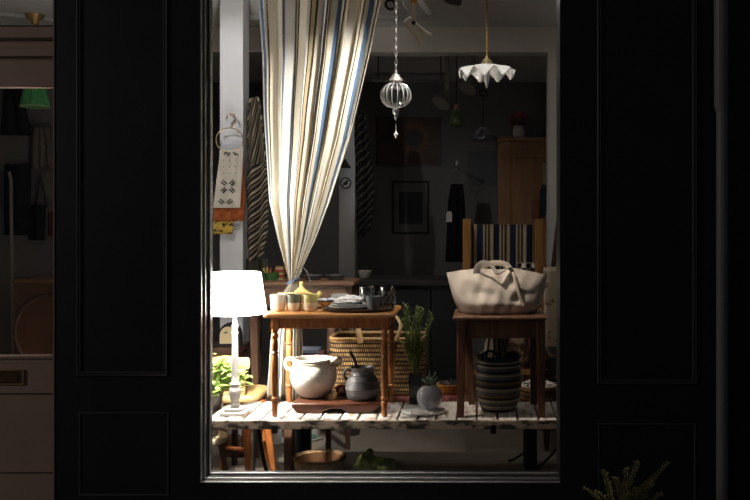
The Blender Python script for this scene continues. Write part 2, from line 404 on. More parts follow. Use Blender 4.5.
# second low bench behind, dark
lb = thing('plank_bench', 'plain dark plank bench standing behind the slatted bench, carrying cushion and baskets', 'bench', (-0.05, 5.5, 0))
LZ = 0.485
obj('plank_top', B().box(-1.12, 0.75, 5.14, 5.82, LZ-0.04, LZ), dark_wood, lb, bevel=0.003)
brown_leg = mat('brown_leg_wood', (0.17,0.085,0.05), 0.6, col2=(0.10,0.05,0.03), scale=8, stretch=(6,6,0.7))
for xx in (X(289,5.2), X(531,5.25)):
    obj('leg', B().box(xx-0.024, xx+0.024, 5.17, 5.25, 0, LZ-0.04), brown_leg, lb, bevel=0.004)
    obj('leg', B().box(xx-0.02, xx+0.02, 5.72, 5.79, 0, LZ-0.04), dark_metal, lb, bevel=0.004)

# ------------------------------------------------------------------ turned-leg table
TZ = 1.048
tb = thing('side_table', 'small honey-coloured wooden table with turned legs, set with cups and plates', 'table', (-0.75, 4.86, BZ))
tx0, tx1, ty0, ty1 = -1.077, -0.422, 4.64, 5.085
def slab(x0, x1, y0, y1, z0, z1, rad=0.03):
    n = 6; poly = []
    for cx, cy, a0 in ((x1-rad, y1-rad, 0), (x0+rad, y1-rad, 90), (x0+rad, y0+rad, 180), (x1-rad, y0+rad, 270)):
        for i in range(n): a = math.radians(a0 + 90*i/(n-1)); poly.append((cx+rad*math.cos(a), cy+rad*math.sin(a)))
    b = B(); h = z1-z0
    cx, cy = (x0+x1)/2, (y0+y1)/2
    def ring(ins, z): return [(cx+(px-cx)*(1-ins/(x1-x0)*2), cy+(py-cy)*(1-ins/(y1-y0)*2), z) for px, py in poly]
    b.rings([ring(0.006,z0), ring(0.001,z0+h*.2), ring(0,z0+h*.5), ring(0.002,z0+h*.8), ring(0.008,z1)])
    return b
obj('tabletop', slab(tx0, tx1, ty0, ty1, TZ-0.023, TZ), pine, tb)
ap = B(); lx = (-1.022, -0.476); ly = (4.683, 5.036); az0, az1 = Z(328,4.7), TZ-0.023
ap.box(lx[0], lx[1], ly[0]-0.008, ly[0]+0.008, az0, az1).box(lx[0], lx[1], ly[1]-0.008, ly[1]+0.008, az0, az1)
ap.box(lx[0]-0.008, lx[0]+0.008, ly[0], ly[1], az0, az1).box(lx[1]-0.008, lx[1]+0.008, ly[0], ly[1], az0, az1)
obj('apron', ap, turned, tb, bevel=0.002)
H = az0 - BZ
prof = [(0.0115,0),(0.0150,0.006),(0.0150,0.05),(0.0165,0.07),(0.0125,0.078),(0.0185,0.085),(0.0185,0.092),(0.0125,0.099),(0.0150,0.110),(0.0170,0.19),(0.0178,0.27),(0.0165,0.30),
        (0.0125,0.306),(0.0185,0.312),(0.0185,0.318),(0.0125,0.324),(0.0165,0.331),(0.0175,0.345),(0.0150,0.372),(0.0120,0.385),(0.0180,0.392),(0.0190,0.400),(0.0170,0.408),(0.0115,0.414),(0.0155,0.425),(0.0160,H)]
prof = [(r, min(z, H)) for r, z in prof]
b = B().lathe(prof, n=18, cap=True); b.box(-0.019,0.019,-0.019,0.019,H-0.004,az1-BZ)
leg0 = obj('leg', b, turned, tb, world=False)
leg0.location = (lx[0]+0.75, ly[0]-4.86, 0)
for (i, j) in ((1,0),(0,1),(1,1)):
    l = leg0.copy(); C.collection.objects.link(l); l.location = (lx[i]+0.75, ly[j]-4.86, 0)

# ------------------------------------------------------------------ table lamp (lit)
LD, LXc = 4.74, X(235,4.74)
lamp = thing('table_lamp', 'lit table lamp with white cone shade on white turned candlestick, beside table', 'lamp', (LXc, LD, BZ))
zs0, zs1 = Z(313.2,LD), Z(272.5,LD)
sh, snt, sb = _nt('lit_shade')
sb.inputs['Base Color'].default_value = (0.85,0.80,0.70,1); sb.inputs['Roughness'].default_value = 0.9
sb.inputs['Emission Color'].default_value = (1.0,0.95,0.87,1); sb.inputs['Emission Strength'].default_value = 21.0
obj('lamp_shade', B().lathe([(0.156,zs0),(0.126,zs1)], (LXc,LD,0), 48), sh, lamp, solid=0.002)
h = zs0 + 0.02 - BZ
stem = [(0.012,0.03),(0.020,0.036),(0.024,0.05),(0.018,0.062),(0.026,0.085),(0.030,0.11),(0.027,0.13),(0.019,0.145),(0.026,0.152),(0.018,0.162),
        (0.0175,0.20),(0.0160,0.32),(0.0135,0.40),(0.017,0.408),(0.012,0.418),(0.015,0.436),(0.0155,0.446),(0.011,0.458),(0.008,0.475),(0.008,h)]
obj('stem', B().lathe(stem, (LXc,LD,BZ), 24, cap=True), white_paint, lamp)
obj('base', B().box(LXc-0.062, LXc+0.062, LD-0.062, LD+0.062, BZ, BZ+0.018).box(LXc-0.045, LXc+0.045, LD-0.045, LD+0.045, BZ+0.018, BZ+0.034), white_paint, lamp, bevel=0.004)
obj('bulb', B().lathe([(0.008,zs0+0.012),(0.012,zs0+0.04),(0.028,zs0+0.08),(0.03,zs0+0.1),(0.018,zs0+0.125),(0.001,zs0+0.132)], (LXc,LD,0), 20),
    mat('bulb_glass', (1.0,0.94,0.85), 0.3, emit=2200.0), lamp)

# ------------------------------------------------------------------ curtain
CD = 5.13
cream = (0.86,0.79,0.64); drk = (0.06,0.05,0.042); tan = (0.58,0.46,0.27); blu = (0.12,0.22,0.40); pale = (0.88,0.85,0.78); grn = (0.22,0.22,0.17)
cur_m = stripes('curtain_stripes', [(15,pale),(4,blu),(2,pale),(6,drk),(4,tan),(3,cream),(6,tan),(3,drk),(16,cream),(4,blu),(3,grn),(3,pale),(5,blu),(11,pale),(3,drk),(5,tan),(3,drk),(12,cream),(3,blu)], 3.9, 'u', noise=0.003)
ctab_l = [(-90,250),(0,257),(60,261),(110,262),(200,268),(240,277),(270,286),(283,289.5),(292,283),(310,276),(340,270),(399,266)]
ctab_r = [(-90,392),(0,382),(60,369),(140,350),(200,331),(240,316),(265,304),(283,297.5),(292,299),(310,302),(340,303),(399,304)]
ctab_a = [(-90,0.040),(0,0.042),(150,0.040),(230,0.030),(270,0.020),(283,0.012),(300,0.02),(399,0.030)]
grid = []
NU = 220
for j in range(90):
    py = -90 + 489*j/89.0
    a = lerp(ctab_l, py); c = lerp(ctab_r, py); am = lerp(ctab_a, py); row = []
    tie = math.exp(-((py-283)/26)**2)
    for i in range(NU+1):
        u = i/NU
        ph = u*2*PI*6.5 + 1.5*math.sin(u*7.1+0.4) + 0.25*math.sin(py*0.012+u*5)
        wv = math.sin(ph)
        uu = u + 0.022*math.sin(2*ph+0.6)*(1-0.5*tie) - 0.008*math.cos(ph*0.5)
        uu = min(max(uu, 0), 1)
        dep = CD + am*wv - 0.028*tie*math.sin(PI*u) - 0.03*math.sin(u*PI)*(1-tie)*0.4
        row.append((X(a+(c-a)*uu, CD), dep, Z(py, CD)))
    grid.append(row)
cz = min(p[2] for p in grid[-1])
cu = thing('curtain', 'long striped curtain in cream, blue and ochre, gathered and tied behind the table', 'curtain', (X(290,CD), CD, cz))
obj('curtain_cloth', B().sheet(grid), cur_m, cu, solid=0.0015, angle=80)
tp = [(X(293,CD)+0.026*math.cos(t*2*PI), CD-0.012+0.036*math.sin(t*2*PI), Z(281,CD)+0.012*math.cos(t*2*PI)) for t in [i/20 for i in range(21)]]
obj('tie_cord', B().tube(tp, 0.006, 8), mat('blue_cord', (0.05,0.09,0.17), 0.8), cu)

# ------------------------------------------------------------------ cups
def cup_mat(name, top): 
    m, nt, b_ = _nt(name); b_.inputs['Roughness'].default_value = 0.35
    tc = nt.nodes.new('ShaderNodeTexCoord'); sp = nt.nodes.new('ShaderNodeSeparateXYZ'); nt.links.new(tc.outputs['Object'], sp.inputs[0])
    r = nt.nodes.new('ShaderNodeValToRGB'); r.color_ramp.interpolation = 'LINEAR'
    mr = nt.nodes.new('ShaderNodeMapRange'); mr.inputs['From Max'].default_value = 0.084
    nt.links.new(sp.outputs['Z'], mr.inputs['Value']); nt.links.new(mr.outputs[0], r.inputs['Fac'])
    e = r.color_ramp.elements; e[0].position = 0.50; e[0].color = (0.66,0.53,0.37,1); e[1].position = 0.53; e[1].color = (*top,1)
    nt.links.new(r.outputs['Color'], b_.inputs['Base Color']); return m
def make_cup(top, label, loc, wide=1.0):
    t = thing('cup', label, 'cup', loc, 'two-tone stoneware cups')
    pr = [(0.001,0.0),(0.026,0.0),(0.032,0.004),(0.0355,0.014),(0.0375,0.040),(0.039,0.083),(0.0385,0.0842),(0.0365,0.0835),(0.035,0.045),(0.032,0.018),(0.024,0.009),(0.001,0.008)]
    obj('cup_body', B().lathe([(r*wide, z) for r, z in pr], n=32), cup_mat('cup_glaze', top), t, world=False)
    return t
def px_cup(px, d): return (X(px, d), d, TZ)
c1 = make_cup((0.68,0.64,0.52), 'white-rimmed stoneware cup, nearest the lit lamp on the table', px_cup(278,4.76))
make_cup((0.13,0.135,0.09), 'stoneware cup with dark grey-green glazed rim on the table', px_cup(293.7,4.77))
make_cup((0.42,0.36,0.12), 'stoneware cup with olive-yellow glazed rim on the table', px_cup(310.2,4.77))
ym = (0.66,0.42,0.12)
make_cup(ym, 'amber cup standing behind the grey-green and olive-yellow cups', px_cup(301.5,4.865))
make_cup((0.7,0.55,0.32), 'cream cup standing behind the white-rimmed and grey-green cups', px_cup(286,4.865))

# teapot
td, tpx = 4.98, 304
tp_ = thing('teapot', 'yellow teapot with pointed lid and thin wire handle behind the cups', 'teapot', (X(tpx,td), td, TZ))
bp = [(0.001,0),(0.03,0),(0.046,0.006),(0.064,0.028),(0.068,0.045),(0.06,0.06),(0.045,0.072),(0.030,0.078),(0.001,0.08)]
cx = X(tpx,td)
obj('pot_body', B().lathe(bp, (cx,td,TZ), 36), yellow_glaze, tp_)
obj('lid', B().lathe([(0.044,0.072),(0.040,0.080),(0.022,0.094),(0.010,0.106),(0.008,0.118),(0.011,0.124),(0.007,0.134),(0.001,0.137)], (cx-0.014,td,TZ), 28, cap=True), yellow_glaze, tp_)
obj('spout', B().tube([(cx+0.045,td,TZ+0.035),(cx+0.066,td,TZ+0.048),(cx+0.080,td,TZ+0.066),(cx+0.088,td,TZ+0.078)], [0.02,0.016,0.012,0.011], 14), yellow_glaze, tp_)
hp = [(cx-0.014+0.052*math.cos(PI*t)*1.0, td, TZ+0.075+0.135*math.sin(PI*t)) for t in [i/20 for i in range(21)]]
obj('handle', B().tube(hp, 0.0022, 8), chain_m, tp_)

# tray with plates
trd, trx = 4.78, 358
tr = thing('tray', 'dark shallow tray with uneven edge under the plates on the table', 'tray', (X(trx,trd), trd, TZ))
def wob(rad, z, amp, n=48, sx=1, sy=1): return [(X(trx,trd)+rad*sx*(1+amp*math.sin(5*a)+amp*0.6*math.sin(11*a+1))*math.cos(a), trd+rad*sy*(1+amp*math.sin(4*a))*math.sin(a), z) for a in [2*PI*i/n for i in range(n)]]
sx, sy = 1.0, 0.62
obj('tray_body', B().rings([wob(0.165,TZ,0.01,sx=sx,sy=sy), wob(0.178,TZ+0.006,0.012,sx=sx,sy=sy), wob(0.186,TZ+0.016,0.014,sx=sx,sy=sy), wob(0.178,TZ+0.017,0.014,sx=sx,sy=sy), wob(0.165,TZ+0.009,0.01,sx=sx,sy=sy)]), mat('dark_bark', (0.05,0.03,0.02), 0.5, col2=(0.10,0.06,0.035), scale=20), tr)
TT = TZ + 0.009
pgrey = mat('grey_plate', (0.33,0.33,0.31), 0.35, col2=(0.42,0.41,0.38), scale=20)
pblue = mat('blue_white_plate', (0.66,0.66,0.66), 0.3, col2=(0.08,0.10,0.16), scale=45, lo=0.52, hi=0.56)
def plate(name, label, m, cxp, d, z, r, hgt=0.014):
    t = thing(name, label, 'plate', (X(cxp,d), d, z), 'plates on the tray')
    obj('plate_body', B().lathe([(0.001,0),(r*0.6,0),(r*0.68,0.003),(r,hgt),(r*0.985,hgt+0.003),(r*0.68,0.008),(r*0.6,0.006),(0.001,0.006)], n=48), m, t, world=False)
    return t
plate('plate', 'broad grey plate lowest in the stack on the dark tray', pgrey, 348, 4.76, TT, 0.098, 0.018)
plate('plate', 'grey plate with pale edge, middle of the stack on the dark tray', mat('pale_grey_plate', (0.50,0.49,0.46), 0.35), 349, 4.76, TT+0.016, 0.090, 0.012)
plate('plate', 'white plate with dark speckled pattern, topmost of the stack on the tray', mat('speckled_plate', (0.78,0.76,0.72), 0.3, col2=(0.12,0.12,0.14), scale=40, lo=0.6, hi=0.64), 348, 4.76, TT+0.028, 0.075, 0.012)
plate('plate', 'blue and white patterned plate behind the stack of grey plates', pblue, 330, 4.93, TZ+0.034, 0.070, 0.010)
wb = thing('wooden_bowl', 'small orange-brown wooden bowl under the patterned plate', 'bowl', (X(329.5,4.93), 4.93, TZ))
obj('bowl_body', B().lathe([(0.001,0),(0.03,0),(0.045,0.014),(0.053,0.034),(0.050,0.034),(0.04,0.016),(0.03,0.008),(0.001,0.008)], n=36), pale_wood, wb, world=False)
# crumpled white napkin over plates
g = []
for j in range(15):
    row = []
    for i in range(21):
        u, v = i/20-0.5, j/14-0.5
        row.append((X(350,4.74)+u*0.125, 4.75+v*0.10, TT+0.054+0.016*(1-4*u*u)*(1-3.5*v*v)+0.006*math.sin(u*34+v*13)*math.cos(v*25+u*9)))
    g.append(row)
tag(obj('napkin', B().sheet(g), mat('napkin_cloth', (0.82,0.80,0.77), 0.8, col2=(0.55,0.56,0.6), scale=40, lo=0.55, hi=0.65), solid=0.002), 'crumpled white patterned napkin lying on top of the stacked plates', 'napkin')
# grey mug
mg = thing('mug', 'small dark grey stoneware mug in front of the two tumblers', 'mug', (X(373.5,4.70), 4.70, TT))
obj('mug_body', B().lathe([(0.001,0),(0.024,0),(0.030,0.004),(0.034,0.03),(0.0375,0.072),(0.0360,0.0735),(0.032,0.03),(0.026,0.008),(0.001,0.007)], n=32), mat('slate_glaze', (0.16,0.165,0.17), 0.4, col2=(0.09,0.095,0.10), scale=30), mg, world=False)
# tumblers
tg = thing('tumbler', 'clear glass tumbler behind the grey mug', 'glass', (X(367,4.80), 4.80, TT+0.001), 'glass tumblers')
gp = [(0.001,0),(0.036,0),(0.038,0.004),(0.0405,0.11),(0.039,0.1115),(0.0365,0.012),(0.001,0.010)]
obj('glass_body', B().lathe(gp, n=24), tumbler_glass, tg, world=False)
et = B()
for k in range(10):
    a = 2*PI*k/10
    for q in range(3):
        aa = a + (q % 2)*0.3; zc = 0.035+q*0.022; r = 0.0408
        et.ellip((r*math.cos(aa), r*math.sin(aa), zc), (0.006,0.006,0.008), nu=8, nv=6)
tg2 = dup(tg, (X(387,4.80), 4.80, TT+0.001), 'clear glass tumbler with etched pattern at the table end')
obj('etching', et, glassy('etched_glass', tint=(0.75,0.75,0.75), refl=3.0, rough=0.3), tg2, world=False)
# rear of the table
gb = thing('bowl', 'grey stoneware bowl at the back edge of the small table', 'bowl', (X(340,5.03), 5.03, TZ))
obj('bowl_body', B().lathe([(0.001,0),(0.03,0),(0.04,0.006),(0.05,0.055),(0.048,0.062),(0.044,0.055),(0.034,0.012),(0.001,0.01)], n=32), pgrey, gb, world=False)
tag(obj('tin', B().box(X(351,5.04), X(363,5.04), 5.02, 5.07, TZ, Z(296,5.04)), mat('red_tin', (0.22,0.02,0.025), 0.4), bevel=0.004), 'low dark red tin behind the glass tumblers', 'tin')

# ------------------------------------------------------------------ under the table
wt = thing('wooden_tray', 'dark red-brown carved wooden serving board with feet, under the cream pot', 'tray', (X(336,4.86), 4.86, BZ))
tz = BZ + 0.050
pl = [(X(292,4.78),tz),(X(381,4.78),tz),(X(379,4.78),tz-0.02),(X(372,4.78),BZ+0.004),(X(371,4.78),BZ),(X(349,4.78),BZ),(X(347,4.78),BZ+0.008),(X(342,4.78),BZ+0.022),(X(333,4.78),BZ+0.024),
      (X(325,4.78),BZ+0.012),(X(322,4.78),BZ),(X(299,4.78),BZ),(X(296,4.78),BZ+0.008),(X(293,4.78),tz-0.022)]
obj('board', B().prism(pl, 4.75, 5.00), mahog, wt, bevel=0.006)
# cream pot
pd, pxc = 4.925, 313.5
pot = thing('pot', 'big cream glazed two-handled pot with beaded rim on the carved board', 'pot', (X(pxc,pd), pd, tz))
ph = Z(358,pd) - tz; k = ph/0.224
bp = [(0.001,0),(0.050,0),(0.062,0.004),(0.088,0.030),(0.110,0.068),(0.121,0.108),(0.121,0.140),(0.113,0.175),(0.104,0.196),(0.100,0.206),(0.103,0.212),(0.107,0.218),(0.105,0.224),(0.098,0.224),(0.095,0.212),(0.098,0.19),(0.112,0.14),(0.10,0.06),(0.05,0.012),(0.001,0.01)]
potb = B().lathe([(r, z*k) for r, z in bp], (X(pxc,pd),pd,tz), 56)
potm = (mat('crackled_cream', (0.86,0.82,0.73), 0.25, col2=(0.66,0.56,0.40), scale=7, lo=0.52, hi=0.85, bump=0.05, bscale=25), mat('glaze_crack', (0.16,0.12,0.08), 0.5))
cx = X(pxc,pd)
hb = [(cx-0.100,pd,tz+0.205*k),(cx-0.118,pd,tz+0.220*k),(cx-0.138,pd,tz+0.217*k),(cx-0.148,pd,tz+0.193*k),(cx-0.142,pd,tz+0.168*k),(cx-0.122,pd,tz+0.156*k),(cx-0.108,pd,tz+0.150*k)]
obj('handle', B().tube(hb, [0.012,0.0125,0.012,0.0115,0.011,0.011,0.013], 12), cream_glaze, pot)
hb = [(cx+0.088,pd-0.03,tz+0.190*k),(cx+0.108,pd-0.045,tz+0.214*k),(cx+0.124,pd-0.042,tz+0.224*k),(cx+0.138,pd-0.02,tz+0.218*k),(cx+0.138,pd+0.005,tz+0.200*k),(cx+0.112,pd+0.01,tz+0.180*k)]
obj('handle', B().tube(hb, [0.014,0.015,0.016,0.016,0.014,0.014], 12), cream_glaze, pot)
bd = B()
for i in range(54):
    a = 2*PI*i/54; bd.ellip((cx+0.1035*math.cos(a), pd+0.1035*math.sin(a), tz+0.200*k), (0.005,0.005,0.006), nu=8, nv=6)
obj('beaded_band', bd, mat('aged_cream', (0.55,0.47,0.34), 0.35), pot)
# crazing marks on the pot
cr = potb; cr.mi = 1
for i in range(15):
    a = R.uniform(-PI*0.62, -PI*0.1); zz = R.uniform(0.10,0.19); L = R.uniform(0.006,0.018); th = R.uniform(-1.2,1.2)
    pts = []
    for q in range(4):
        t = q/3-0.5; z_ = zz+L*t*math.sin(th); rr = lerp([(0.068,0.1105),(0.108,0.1213),(0.14,0.1213),(0.175,0.1133),(0.2,0.103)], z_)+0.0006; aa = a+L*t*math.cos(th)/0.12
        pts.append((cx+rr*math.cos(aa), pd+rr*math.sin(aa), tz+z_*k))
    cr.tube(pts, 0.0011, 6)
obj('pot_body', potb, potm, pot)
# dark jug
jd, jx = 4.86, 362.5
jug = thing('jug', 'squat dark grey ribbed jug with small loop handle beside the cream pot', 'jug', (X(jx,jd), jd, tz))
cx = X(jx,jd); jh = Z(366.5,jd)-tz; k = jh/0.184
jp = [(0.001,0),(0.062,0),(0.070,0.004),(0.080,0.020),(0.086,0.045),(0.088,0.062),(0.0905,0.066),(0.0885,0.070),(0.086,0.09),(0.079,0.108),(0.081,0.110),(0.078,0.114),(0.068,0.130),(0.0605,0.138),(0.0625,0.141),(0.059,0.146),(0.057,0.16),(0.060,0.176),(0.064,0.183),(0.061,0.184),(0.055,0.17),(0.053,0.14),(0.075,0.10),(0.08,0.05),(0.06,0.01),(0.001,0.008)]
obj('jug_body', B().lathe([(r, z*k) for r, z in jp], (cx,jd,tz), 48), grey_glaze, jug)
obj('handle', B().tube([(cx-0.056,jd-0.01,tz+0.165*k),(cx-0.078,jd-0.015,tz+0.168*k),(cx-0.092,jd-0.015,tz+0.155*k),(cx-0.094,jd-0.015,tz+0.135*k),(cx-0.084,jd-0.01,tz+0.115*k),(cx-0.072,jd-0.008,tz+0.108*k)], 0.009, 12), mat('dark_glaze', (0.035,0.035,0.037), 0.35), jug)
tag(obj('ladle', B().tube([(X(349.5,4.84),4.84,Z(351.5,4.84)),(X(352,4.84),4.84,Z(355,4.84)),(X(355.5,4.85),4.85,Z(363,4.85)),(X(358,4.86),4.86,Z(372,4.86)),(X(360,4.87),4.87,Z(385,4.87))], [0.009,0.008,0.007,0.0075,0.012], 10), ink), 'black ladle handle leaning out of the dark grey jug', 'ladle')
# small copper cup
cc = thing('copper_cup', 'small shiny copper cup between the cream pot and dark jug', 'cup', (X(342.5,4.965), 4.965, tz))
obj('cup_body', B().lathe([(0.001,0),(0.026,0),(0.034,0.012),(0.037,0.028),(0.032,0.045),(0.030,0.052),(0.028,0.05),(0.033,0.026),(0.02,0.006),(0.001,0.005)], n=28), mat('copper', (0.75,0.36,0.26), 0.25, 0.9), cc, world=False)
cx = X(342.5,4.965)
obj('handle', B().tube([(cx-0.028,4.94,tz+0.045),(cx-0.042,4.94,tz+0.04),(cx-0.044,4.94,tz+0.02),(cx-0.032,4.94,tz+0.012)], 0.004, 8), mat('bright_tin', (0.8,0.76,0.7), 0.25, 0.9), cc)

# books behind pot
crt = thing('crate', 'dark wooden crate half hidden behind the cream pot', 'crate', (X(310,5.45), 5.45, LZ))
q = B(); x0, x1 = X(298,5.45), X(327,5.45)
for zz in (LZ, LZ+0.075, LZ+0.15):
    q.box(x0, x1, 5.36, 5.372, zz, zz+0.06); q.box(x0, x1, 5.528, 5.54, zz, zz+0.06); q.box(x0, x0+0.012, 5.372, 5.528, zz, zz+0.06); q.box(x1-0.012, x1, 5.372, 5.528, zz, zz+0.06)
obj('slats', q, dark_wood, crt); obj('lid', B().box(x0, x1, 5.36, 5.54, LZ+0.21, LZ+0.222), dark_wood, crt)
zz = LZ+0.222
bookspec = [(mat('blue_cover', (0.09,0.16,0.33), 0.5), 0.018, 300, 322, 'blue book lying on the crate, lowest of the three'),
            (mat('red_cover', (0.30,0.10,0.10), 0.5), 0.016, 301, 324, 'red-spined book in the middle of the pile behind the cream pot'),
            (mat('white_cover', (0.30,0.36,0.48), 0.5), 0.018, 299.5, 320, 'pale blue-white book topmost of the pile behind the cream pot')]
for m, hgt, a, c, lab in bookspec:
    bk = thing('book', lab, 'book', (X((a+c)/2,5.45), 5.45, zz), 'books behind the cream pot')
    x0, x1 = X(a,5.45), X(c,5.45)
    obj('cover', B().box(x0,x1,5.37,5.53,zz,zz+0.003).box(x0,x1,5.37,5.53,zz+hgt-0.003,zz+hgt).box(x0,x1,5.37,5.373,zz,zz+hgt), m, bk)
    obj('pages', B().box(x0+0.004,x1-0.004,5.374,5.526,zz+0.003,zz+hgt-0.003), mat('paper', (0.6,0.57,0.5), 0.8), bk)
    zz += hgt

# ------------------------------------------------------------------ red cushion, wicker hamper
red_m = mat('red_kilim', (0.14,0.018,0.02), 0.9, col2=(0.22,0.10,0.06), scale=40, lo=0.5, hi=0.6, bump=0.2)
def rbox(x0, x1, y0, y1, z0, z1, rad, n=6, bulge=0.0, nz=8):
    poly = []
    for cx, cy, a0 in ((x1-rad, y1-rad, 0), (x0+rad, y1-rad, 90), (x0+rad, y0+rad, 180), (x1-rad, y0+rad, 270)):
        for i in range(n): a = math.radians(a0 + 90*i/(n-1)); poly.append((cx+rad*math.cos(a), cy+rad*math.sin(a)))
    return poly
def cushion(x0, x1, y0, y1, z0, z1, nx=24, ny=10, edge=0.3):
    b = B(); cz = (z0+z1)/2; hz = (z1-z0)/2
    for sgn in (1, -1):
        g = []
        for j in range(ny+1):
            row = []
            for i in range(nx+1):
                u, v = 2*i/nx-1, 2*j/ny-1
                f = max(0, (1-abs(u)**8)*(1-abs(v)**4))**0.5
                row.append((x0+(x1-x0)*(u+1)/2, y0+(y1-y0)*(v+1)/2, cz+sgn*hz*f))
            g.append(row)
        b.sheet(g)
    bmesh.ops.remove_doubles(b.bm, verts=b.bm.verts, dist=1e-4)
    return b
rc = tag(obj('seat_cushion', cushion(X(378,5.3), X(468,5.3), 5.16, 5.48, LZ, LZ+0.05), red_m, angle=80), 'long flat red patterned seat cushion under the wicker basket and yellow bowl', 'cushion')
HZ = LZ+0.046
wk = weave('wicker', (0.50,0.32,0.12), (0.36,0.20,0.065), (0.025,0.013,0.007), 128, 13)
hx0, hx1, hd0, hd1 = X(332,5.3), X(425,5.3), 5.20, 5.48
ham = thing('wicker_basket', 'large tan woven wicker basket with leather handles on the red cushion', 'basket', ((hx0+hx1)/2, 5.34, HZ))
rs = []; top = Z(338,5.25)
for j in range(15):
    t = j/14; ins = 0.012*(1-t) ; bl = 0.010*math.sin(PI*t)
    rs.append([(x_, y_, HZ+(top-HZ)*t) for x_, y_ in rbox(hx0+ins-bl, hx1-ins+bl, hd0+ins-bl, hd1-ins+bl, 0, 1, 0.06)])
b = B().rings(rs, cap=False, uvw=1, uvh=1); b.face([v for v in b.bm.verts[:0]]) if False else None
obj('woven_body', b, wk, ham, solid=0.008, angle=60)
rim = [(x_, y_, top) for x_, y_ in rbox(hx0, hx1, hd0, hd1, 0, 1, 0.06)]
obj('rim', B().tube(rim+[rim[0]], 0.011, 8), mat('rim_cane', (0.50,0.30,0.11), 0.6, col2=(0.35,0.19,0.07), scale=60), ham)
obj('base', B().rings([[(x_, y_, HZ+0.004) for x_, y_ in rbox(hx0+0.014,hx1-0.014,hd0+0.014,hd1-0.014,0,1,0.05)],[(x_, y_, HZ+0.012) for x_, y_ in rbox(hx0+0.014,hx1-0.014,hd0+0.014,hd1-0.014,0,1,0.05)]]), dark_wood, ham)
hl = mat('pale_leather', (0.62,0.42,0.20), 0.5, col2=(0.52,0.34,0.15), scale=10)
for pxa, pxb, pk in ((360, 362, 329),):
    pts = [(X(360.5,5.19),5.19,Z(343,5.19)),(X(360,5.19),5.185,Z(338,5.19)),(X(358.5,5.2),5.2,Z(331,5.2)),(X(357,5.22),5.22,Z(322,5.22)),(X(356,5.28),5.28,Z(312,5.28)),(X(365,5.36),5.36,Z(308,5.36)),(X(380,5.38),5.38,Z(310,5.38)),(X(390,5.3),5.3,Z(312,5.3)),(X(397,5.24),5.24,Z(317,5.24)),(X(401,5.21),5.21,Z(325,5.21)),(X(399,5.19),5.19,Z(333,5.19)),(X(396,5.185),5.185,Z(341,5.19))]
    obj('handle', B().tube(pts, 0.016, 10, flat=0.4, up=(0,1,0)), hl, ham)

# ------------------------------------------------------------------ rosemary in black pot, sphere vase, dish
rp = thing('potted_rosemary', 'tall needle-leaved green plant in a square black pot beside the wicker basket', 'plant', (X(415.5,5.0), 5.0, BZ))
kx = X(415.5,5.0); rz = Z(376,4.93)
rt = [(kx-0.035, 5.0-0.035),(kx+0.035,5.0-0.035),(kx+0.035,5.0+0.035),(kx-0.035,5.0+0.035)]
b = B(); 
def sq(h_, z_): return [(kx-h_,5.0-h_,z_),(kx+h_,5.0-h_,z_),(kx+h_,5.0+h_,z_),(kx-h_,5.0+h_,z_)]
b.rings([sq(0.031,BZ),sq(0.036,rz),sq(0.031,rz),sq(0.029,rz-0.02)], cap=True)
obj('pot', b, mat('gloss_black', (0.012,0.012,0.014), 0.18), rp, bevel=0.003, angle=30)
fo = B(); stb = B()
for kk in range(24):
    a = R.uniform(0, 2*PI); lean = R.uniform(0.0, 0.15); ht = R.uniform(0.16, 0.36)
    tipx = kx - 0.02 + lean*math.cos(a)*1.1; tipy = 5.0 + lean*math.sin(a)*0.8
    tipx = min(max(tipx, kx-0.065), kx+0.085)
    p0 = Vector((kx+R.uniform(-0.015,0.015), 5.0+R.uniform(-0.015,0.015), rz-0.02)); p2 = Vector((tipx, tipy, rz+ht)); p1 = (p0+p2)/2+Vector((0,0,0.03))
    pts = [p0*(1-t)**2+p1*2*t*(1-t)+p2*t*t for t in [i/10 for i in range(11)]]
    stb.tube(pts, 0.0022, 5)
    for i in range(70):
        t = 0.22+0.78*i/69; p = p0*(1-t)**2+p1*2*t*(1-t)+p2*t*t; ang = i*2.4
        dv = Vector((math.cos(ang), math.sin(ang), 0.75)); fo.leaf(p, dv, (0,0,1), R.uniform(0.022,0.042)*(1.15-0.4*t), 0.0065, 0.1)
obj('stems', stb, mat('green_stem', (0.16,0.17,0.05), 0.6), rp); obj('foliage', fo, leafmat('rosemary_leaf', (0.07,0.11,0.03), (0.22,0.27,0.06)), rp)
tag(obj('marble_dish', B().lathe([(0.001,0),(0.10,0),(0.113,0.003),(0.115,0.008),(0.112,0.012),(0.001,0.011)], (X(423,4.79),4.79,BZ), 48), mat('white_marble', (0.72,0.71,0.69), 0.35, col2=(0.6,0.59,0.58), scale=6)), 'flat round white marble dish under the glass globe on the bench', 'dish')
sv = thing('sphere_vase', 'smoky grey glass globe planter with a small succulent, on white dish', 'vase', (X(429.5,4.78), 4.78, BZ+0.0115))
r = 0.066; vc = []
for i in range(25):
    t = -PI/2 + (PI*0.90)*i/24; vc.append((r*math.cos(t), r+r*math.sin(t)))
vc += [(r*0.98*math.cos(-PI/2+PI*0.90*i/24), r+r*0.97*math.sin(-PI/2+PI*0.90*i/24)) for i in range(24,-1,-1)]
gm = mat('smoked_glass', (0.24,0.25,0.28), 0.12, coat=0.6, col2=(0.44,0.45,0.49), scale=16, lo=0.52, hi=0.6)
obj('globe', B().lathe(vc, n=40), gm, sv, world=False)
sl = B(); kx2 = X(429.5,4.78); z0 = BZ+0.0115+2*r-0.004
for i in range(22):
    a = i*2.4; el = 0.25+0.9*(i/22); L = R.uniform(0.05,0.09)
    sl.leaf((kx2,4.78,z0), (math.cos(a)*math.cos(el), math.sin(a)*math.cos(el), math.sin(el)), (0,0,1), L, 0.013, -0.1)
obj('succulent', sl, leafmat('succulent_leaf', (0.05,0.09,0.06), (0.14,0.20,0.13)), sv)

